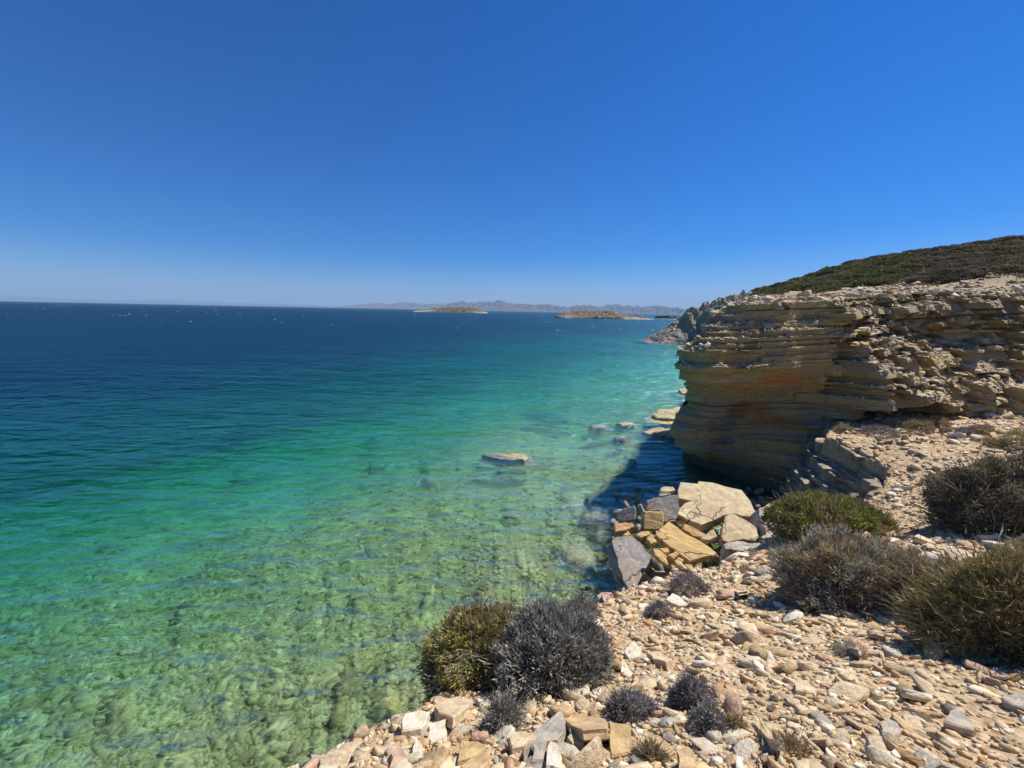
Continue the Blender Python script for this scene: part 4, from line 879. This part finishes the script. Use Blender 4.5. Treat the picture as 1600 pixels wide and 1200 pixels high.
x_, y_, z_, uu, vv, tt = hill_points(2600, 1090, 1650, 22, 66, 1.0, 1.5)
lim = np.interp(uu, [1085, 1140, 1200, 1300, 1400, 1500, 1600], [473, 465, 463, 457, 447, 438, 424]) - np.abs(R.normal(0, 5, len(uu)))
kk = vv < lim
cand = list(zip(x_[kk], y_[kk], z_[kk], uu[kk], vv[kk], tt[kk]))[:600]
def shrub_kind(u_, v_):                                            # a green belt low on the slope, darker brown scrub above
    g_ = R.uniform()
    belt = 1165 < u_ < 1420 and v_ > 466 - (u_ - 1165) * 0.20 - 14 and R.uniform() < 0.75
    return (3 if g_ < 0.5 else 7 if g_ < 0.75 else 0) if belt else int(R.choice([0, 1, 2, 4, 5, 6], p=[.18, .2, .22, .12, .16, .12]))
sh = []
for (x_, y_, z_, uu, vv, tt) in cand:
    k_ = shrub_kind(uu, vv); s_ = R.uniform(0.45, 1.1) * (0.62 + tt / 80) * min(1.0, 0.6 + 0.4 * max(0, (uu - 1150) / 150)); sh.append((x_, y_, z_, k_, s_, s_ / tt))
sh.sort(key=lambda q: -q[5])
mass_V, mass_T, mass_C, b = [], [], [], 0; HSH = []
LO = [tufts(150, 1.0, 1.0, 0.5, 0.15, 0.085, 5, pl, 450 + k, 0.18, inner=0.18) for k, pl in enumerate(HPAL)]
for i, (x_, y_, z_, k_, s_, _) in enumerate(sh):
    if i < 280:
        o = link('shrub', HV[k_]); o.location = (x_, y_, z_ - 0.08 * s_); o.scale = (s_ * R.uniform(0.9, 1.5), s_ * R.uniform(0.9, 1.3), s_ * R.uniform(0.7, 1.1)); o.rotation_euler = (0, 0, R.uniform(0, 6.28))
        tag(o, None, 'shrub', '%s shrubs on the hillside' % HN[k_]); HSH.append((o, HN[k_], project((x_, y_, z_))))
    else:
        V, T, C = LO[k_]; mass_V.append(V * [s_ * 1.1, s_ * 1.1, s_] + [x_, y_, z_ - 0.05]); mass_T.append(T + b); mass_C.append(C); b += len(V)
NUM = ['first', 'second', 'third', 'fourth', 'fifth', 'sixth', 'seventh', 'eighth', 'ninth', 'tenth', 'eleventh', 'twelfth', 'thirteenth', 'fourteenth', 'fifteenth', 'sixteenth', 'seventeenth', 'eighteenth', 'nineteenth', 'twentieth'] + ['twenty-' + q for q in ('first', 'second', 'third', 'fourth', 'fifth', 'sixth', 'seventh', 'eighth', 'ninth')] + ['thirtieth']
cells = {}
for o, cn, (u_, v_, t_) in HSH:
    zx = 'left tip' if u_ < 1180 else 'shaded wall' if u_ < 1310 else 'cave' if u_ < 1420 else 'sunlit ledges' if u_ < 1520 else 'right-hand end'
    zy = 'near the skyline' if t_ > 44 else 'halfway up the hill' if t_ > 32 else 'low on the hill'
    cells.setdefault((cn, zx, zy), []).append((u_, o))
for (cn, zx, zy), L_ in cells.items():
    for i, (u_, o) in enumerate(sorted(L_, key=lambda q: q[0])):
        o['label'] = ('lone %s shrub %s above the %s of the cliff' % (cn, zy, zx)) if len(L_) == 1 else ('%s shrub, %s from left %s above the cliff %s' % (cn, NUM[min(i, 29)], zy, zx))
tag(link('scrub', tri_mesh('scrub', np.concatenate(mass_V), np.concatenate(mass_T), np.concatenate(mass_C)), M['leaf']), 'dense mass of dry scrub covering the hill behind the single shrubs', 'scrub', kind='stuff')
items = []
x_, y_, z_, uu, vv, tt = hill_points(4200, 1085, 1650, 20.2, 58, 2.2, 0.4)
for i in range(len(x_)):
    s_ = R.lognormal(math.log(0.17), 0.5)
    items.append((np.array([x_[i], y_[i], z_[i] + 0.03]), s_ * np.array([R.uniform(0.9, 1.8), R.uniform(0.7, 1.2), R.uniform(0.5, 0.9)]), basis((0, -0.1, 1), R.uniform(0, 6.28), R.normal(0, 0.15, 3)), np.array(PAL[PN[int(R.choice([0, 1, 4, 5], p=[.4, .3, .15, .15]))]]) * 0.9, int(R.integers(0, 14))))
tag(link('hill_stones', merged_chips('hill_stones', items, CHIPS, M['stone_many']), M['stone_many']), 'scattered pale stones along the cliff top and hillside', 'stones', kind='stuff')

lap('scrub')
# ------------------------------------------------------------------ headland, islands, far mountains
def ridge(name, label, prof, t, dep, mat, rough=0.12, nseg=260, ns=40, seed=1, base_v=None, kind='structure', power=0.7, freq=None, front=0.55, crag=0.0):
    us = np.linspace(prof[0][0], prof[-1][0], nseg); vs_ = np.interp(us, [q[0] for q in prof], [q[1] for q in prof])
    hh = np.array([max(P(a, b, t)[2], 0.0) for a, b in zip(us, vs_)]); xs = np.array([P(a, b, t)[0] for a, b in zip(us, vs_)])
    y0 = P(prof[0][0], prof[0][1], t)[1]; sg = np.linspace(-1, 1, ns); hm = hh.max(); fq = freq or 6.0 / dep
    V = []
    ed = np.clip(np.minimum(np.arange(nseg), np.arange(nseg)[::-1]) / (nseg * 0.06), 0, 1) ** 0.5
    for i in range(nseg):
        y = y0 + sg * dep * (0.35 + 0.65 * ed[i]) + 0.15 * dep * vn(xs[i] * fq * 0.3, 1.1, 0, seed); g = np.clip(1 - np.abs(sg + 0.0) ** (1 / front), 0, 1) ** power
        n_ = fbm(xs[i] * fq, y * fq, 0, seed, 5)
        z = hh[i] * g * (1 + rough * n_) - 0.03 * hm + crag * fbm(xs[i] * fq * 2.3, y * fq * 2.3, 0, seed + 40, 4) * np.clip(g * 4, 0, 1)
        V += [(xs[i], a, c) for a, c in zip(y, z)]
    o = link(name, mesh(name, V, grid_faces(nseg, ns), False), mat); return tag(o, label, kind=kind)
M['isl'] = mat_island('islet_scrub_and_rock', (0.10, 0.085, 0.045), (0.16, 0.125, 0.07), (0.36, 0.31, 0.23), 0, 17)
M['isl2'] = mat_island('islet_bare_rock', (0.15, 0.11, 0.06), (0.24, 0.18, 0.11), (0.37, 0.30, 0.22), 0, 9)
M['mtn'] = mat_island('mountain_rock', (0.10, 0.085, 0.09), (0.13, 0.11, 0.105), (0.13, 0.11, 0.105), 0, 300)
M['head'] = mat_island('headland_rock', (0.34, 0.275, 0.18), (0.46, 0.37, 0.25), (0.30, 0.26, 0.20), 0, 16)
Zi = lambda pts: [(860 + x / 6.667, 465 + y / 6.667) for x, y in pts]
ridge('island', 'low flat-topped islet with pale cliffs, left of the two islands', [(646, 488.6), (652, 486), (662, 484.2), (680, 482), (700, 480.8), (722, 480.6), (740, 482.2), (750, 485.2), (757, 487), (763, 489.6)], 1180, 60, M['isl'], 0.30, seed=3, power=0.45, freq=0.09, crag=1.6)
ridge('island', 'longer rocky island with pale shore, right of the flat islet', Zi([(60, 185), (110, 172), (210, 155), (300, 138), (380, 138), (470, 148), (560, 138), (630, 145), (670, 170), (770, 178), (830, 195), (960, 208), (1010, 225), (1040, 234)]), 560, 40, M['isl2'], 0.34, seed=5, power=0.5, ns=60, nseg=320, freq=0.16, crag=0.9)
ridge('island', 'thin pale spit of low land with trees and houses beside the headland', Zi([(990, 236), (1100, 228), (1230, 222), (1300, 205), (1380, 200), (1500, 205)]), 640, 30, M['isl2'], 0.1, seed=6, power=0.5)
ridge('mountain_range', 'purple-grey mountain range on the horizon behind the islands', [(690, 487), (705, 476.5), (725, 472.5), (745, 475.5), (777, 471.5), (800, 475.5), (830, 477.5), (860, 477), (885, 482), (912, 477.5), (935, 481), (954, 476.5), (974, 479.5), (988, 479), (997, 482), (1025, 478.5), (1042, 482), (1070, 488), (1090, 494)], 12500, 2200, M['mtn'], 0.10, seed=8, power=0.8, crag=110)
ridge('mountain_range', 'faint bluish mountain range left of the purple-grey one', [(520, 483), (556, 478), (575, 477), (590, 474), (612, 477), (637, 473), (661, 476.5), (702, 476), (730, 479), (760, 487)], 18500, 2200, M['mtn'], 0.10, seed=9, power=0.8, crag=120)
ridge('mountain_range', 'barely visible hazy mountains low on the left horizon', [(-60, 470), (10, 464), (40, 462.5), (70, 465), (110, 467.5), (200, 470), (270, 470), (330, 473), (420, 475), (500, 477.5), (540, 481)], 24500, 2000, M['mtn'], 0.10, seed=10, power=0.8, crag=90)
ridge('headland', 'dark rocky point running down to the sea beyond the cliff', [(1008, 531), (1018, 529.5), (1026, 523), (1038, 516), (1050, 507), (1062, 498), (1068, 488), (1076, 486), (1082, 477), (1095, 474), (1120, 467), (1145, 462), (1180, 452), (1230, 446)], 112, 9.5, M['head'], 0.20, seed=12, power=0.6, nseg=460, ns=120, freq=0.40, crag=0.55)
dk = mat_plain('whitewashed_wall', (0.75, 0.72, 0.66)); rf = mat_plain('terracotta_roof', (0.45, 0.22, 0.13))
def box_v(x0, x1, y0, y1, z0, z1): return [(x0, y0, z0), (x1, y0, z0), (x1, y1, z0), (x0, y1, z0), (x0, y0, z1), (x1, y0, z1), (x1, y1, z1), (x0, y1, z1)]
BF = [(3, 2, 1, 0), (4, 5, 6, 7), (0, 1, 5, 4), (1, 2, 6, 5), (2, 3, 7, 6), (3, 0, 4, 7)]
for (u_, v_, w_, h_, lb) in [(1047, 497.2, 6, 3.2, 'tiny pale house, leftmost of the houses on the far spit'), (1053, 497.0, 8, 3.5, 'tiny pale house nearest the headland on the far spit'), (1001.5, 496.6, 5, 3, 'tiny white chapel-like house alone at the end of the rocky island')]:
    p = P(u_, v_, 612 if u_ > 1020 else 545); p[2] = max(p[2], 0.6); o = empty('house', p); tag(o, lb, 'house', 'houses far across the water')
    link('wall', mesh('wall', box_v(-w_ / 2, w_ / 2, -3, 3, -1, h_), BF), dk, o); r_ = link('roof', mesh('roof', box_v(-w_ / 2 - .3, w_ / 2 + .3, -3.3, 3.3, h_ + 0.003, h_ + .35), BF), dk, o)
    link('door', mesh('door', box_v(-0.6, 0.6, -3.06, -3.003, -0.2, h_ * 0.65), BF), rf, o)
for i, (u_, s_) in enumerate([(1026, 2.2), (1030, 2.4), (1035, 3.2), (1039, 2.6), (1043, 2.8)]):
    p = P(u_, 498.6, 605); p[2] = 0.8; o = empty('tree', p); tag(o, 'small dark round tree on the far spit, %s in its row from the left' % ['first', 'second', 'third', 'fourth', 'fifth'][i], 'tree', 'trees on the far spit')
    V, T, C = tufts(160, s_, s_, s_ * 1.2, 0.9, 0.3, 5, GREEN, 500 + i); V[:, 2] += 0.9; link('crown', tri_mesh('crown', V, T, C * 0.6), M['leaf'], o)
    V, Fc = stem_geo(1.2, 1.2, 2.4, 5, 510 + i); link('trunk', mesh('trunk', V, Fc), M['twig'], o)

lap('far')
# ------------------------------------------------------------------ rocks in the water
M['wet'] = mk('wet_sea_rock', (0.46, 0.39, 0.22), scale=0.5, amt=0.2, rough=0.6, lichen=0.25, bumpd=0.05, wetfoot=0.0)
GR = 'rocks in the shallows'
def sea_rock(label, px, z, nrm=(0, 0, 1), th=0.5, seed=1, mat='wet', grp=GR):
    c = np.array(px).mean(0); p = S(c[0], c[1], z)
    if z < -0.5:
        for _ in range(4): z = float(bed(p[0], p[1])) + 0.32; p = S(c[0], c[1], z)
        th = 0.9; nrm = (0.05, -0.05, 1)
    slab('sea_rock', label, 'rock', px, (c[0], c[1], depth(p)), nrm, th, M[mat], grp, seed=seed, rough=0.04, sub=0.08, under=1.3, cham=0.12, dome=0.3 if z < -0.5 else 0.03)
sea_rock('flat pale rock just breaking the surface alone in the open shallows', [(752, 709), (765, 707), (800, 706), (818, 707), (826, 713), (820, 718), (795, 718), (770, 715)], 0.03, (-0.07, -0.01, 1), 0.4, 201)
sea_rock('dark rock ledge at the waterline below the overhang, farther one', [(1018, 646), (1030, 640), (1050, 640), (1062, 636), (1080, 640), (1080, 652), (1045, 652), (1025, 650)], 0.28, (0, 0.05, 1), 0.4, 202)
sea_rock('pale flat ledge at the waterline below the overhang, nearer one', [(1003, 674), (1020, 668), (1045, 669), (1062, 672), (1075, 680), (1040, 680), (1015, 679)], 0.2, (-0.1, 0, 1), 0.4, 203)
sea_rock('small dark ledge at the foot of the far side of the cliff', [(1060, 608), (1072, 604), (1085, 606), (1085, 613), (1066, 613)], 0.25, (0, 0, 1), 0.4, 204)
sea_rock('tan rock awash left of the pale flat ledge', [(962, 661), (975, 658), (990, 659), (992, 664), (972, 665)], 0.05, (-0.05, 0, 1), 0.4, 205)
sea_rock('little tan rock poking out near the cliff shadow', [(981, 717), (990, 715), (996, 720), (990, 724), (983, 723)], 0.1, (0, 0, 1), 0.4, 206)
sea_rock('sunken flat rock beside the tan awash rock', [(920, 665), (940, 662), (955, 667), (940, 670), (925, 669)], -0.1, (0, 0, 1), 0.4, 207)
sea_rock('sunken pale rock below the tan awash rock', [(960, 682), (972, 679), (982, 682), (975, 686), (962, 686)], -0.08, (0, 0, 1), 0.4, 208)
sea_rock('long dark sunken reef slab in the mid shallows', [(812, 662), (840, 656), (875, 662), (895, 678), (880, 688), (855, 682), (835, 672)], -0.55, (0, 0, 1), 1.6, 209, 'b_grey')
sea_rock('round sunken boulder, leftmost of the drowned boulders', [(284, 748), (300, 736), (330, 737), (350, 745), (335, 760), (300, 764)], -1.5, (0, 0, 1), 3.5, 210)
sea_rock('wide sunken boulder right of the leftmost drowned one', [(366, 735), (400, 726), (450, 728), (470, 740), (430, 752), (390, 750)], -1.7, (0, 0, 1), 3.2, 211)
sea_rock('squarish pale sunken boulder in the middle of the shallows', [(577, 716), (600, 709), (615, 716), (622, 745), (600, 750), (580, 738)], -1.0, (0, 0, 1), 2.5, 212)
sea_rock('small round sunken boulder right of the squarish one', [(658, 742), (675, 737), (690, 745), (688, 762), (670, 760)], -1.0, (0, 0, 1), 2.0, 213)
sea_rock('yellowish flat sunken rock under clear water off the boulder pile', [(912, 772), (935, 766), (945, 778), (935, 790), (915, 786)], -0.52, (0, 0, 1), 0.5, 214)
sea_rock('sunken yellow slab touching the boulder pile at the waterline', [(905, 808), (930, 795), (970, 790), (975, 800), (950, 812), (920, 815)], -0.40, (0, 0, 1), 0.5, 215)
sea_rock('pale sunken slab below the yellow one near the grey slab', [(915, 832), (945, 820), (975, 830), (965, 852), (930, 850)], -0.52, (0, 0, 1), 0.5, 216)
sea_rock('pale sunken slab beside the foot of the dark grey slab', [(860, 850), (900, 838), (940, 862), (935, 900), (900, 890), (870, 870)], -0.55, (0, 0, 1), 0.9, 217)
sea_rock('dim pale sunken rock in the middle of the green shallows', [(780, 800), (805, 792), (828, 800), (815, 812), (790, 812)], -0.8, (0, 0, 1), 1.2, 218)
# stones of the sea bed near the shore
BU, BV_ = R.uniform(-60, 1060, 15000), 690 + 560 * R.uniform(0, 1, 15000) ** 0.8; BP = np.array([S(a, b, -1.5) for a, b in zip(BU, BV_)]) + R.normal(0, 0.5, (15000, 3)); BX, BY = BP[:, 0], BP[:, 1]; BZ = bed(BX, BY)
items = []
for _ in range(15000):
    xb, yb, zb = BX[_], BY[_], BZ[_]; s_ = min(0.8, R.lognormal(math.log(0.12), 0.6))
    if zb + s_ * 0.4 > -0.05: continue
    items.append((np.array([xb, yb, zb + 0.08 * s_]), s_ * np.array([R.uniform(0.9, 1.5), R.uniform(0.7, 1.1), R.uniform(0.5, 1.0)]), basis((0, 0, 1), R.uniform(0, 6.28), R.normal(0, 0.25, 3)), np.array([(0.56, 0.48, 0.21), (0.44, 0.37, 0.16), (0.29, 0.245, 0.10), (0.66, 0.58, 0.31), (0.17, 0.145, 0.07)][int(R.choice(5, p=[.36, .36, .14, .10, .04]))]), int(R.integers(0, 10))))
tag(link('sea_bed_stones', merged_chips('sea_bed_stones', items, LOWS, M['stone_many']), M['stone_many']), 'rounded stones scattered over the shallow sea bed', 'stones', kind='stuff')
# whitecaps far out and a wash of foam at the rocks
fm = NT('sea_foam'); fm.surf((0.82, 0.85, 0.88), 0.9); V, Fc = [], []
def foam(c, a_, b_, ang_):
    n = 9; b0 = len(V); r_ = R.uniform(0.6, 1.1, n)
    for i in range(n):
        q = i / n * 6.283; x_, y_ = math.cos(q) * a_ * r_[i], math.sin(q) * b_ * r_[i]
        V.append((c[0] + x_ * math.cos(ang_) - y_ * math.sin(ang_), c[1] + x_ * math.sin(ang_) + y_ * math.cos(ang_), 0.02))
    V.append((c[0], c[1], 0.10 * min(1, b_))); Fc.extend([(b0 + i, b0 + (i + 1) % n, b0 + n) for i in range(n)])
for _ in range(110):
    u_ = R.uniform(-20, 1050); hv = 486 + (u_ - 800) * 0.02
    p = S(u_, hv + 3 + 26 * R.uniform() ** 1.6); k_ = depth(p) / 600
    foam(p, k_ * R.uniform(0.9, 3.0), k_ * R.uniform(0.8, 2.5), R.normal(0.2, 0.3))
for (u0_, u1_, v0_, v1_, n_) in [(1016, 1060, 531, 535, 26), (1040, 1072, 556, 575, 0)]:
    for _ in range(n_):
        p = S(R.uniform(u0_, u1_), R.uniform(v0_, v1_)); foam(p, R.uniform(0.4, 1.3), R.uniform(0.3, 0.9), R.uniform(0, 3))
tag(link('sea_foam', mesh('sea_foam', V, Fc, True), fm.m), 'small white foam crests far out on the sea', 'foam', kind='stuff')

lap('searocks')
# ------------------------------------------------------------------ haze
hz_m = NT('sea_haze'); pv_ = hz_m.n('VolumePrincipled', None, Color=(0.48, 0.72, 1.0, 1), Density=5.5e-5, Anisotropy=0.0)
hz_m.t.links.new(pv_.outputs[0], hz_m.out.inputs[1])
ho = link('haze', mesh('haze', box_v(-31000, 31000, -31000, 31000, -61.5, 1100), BF), hz_m.m)
tag(ho, 'thin bluish sea haze in the air', kind='stuff')
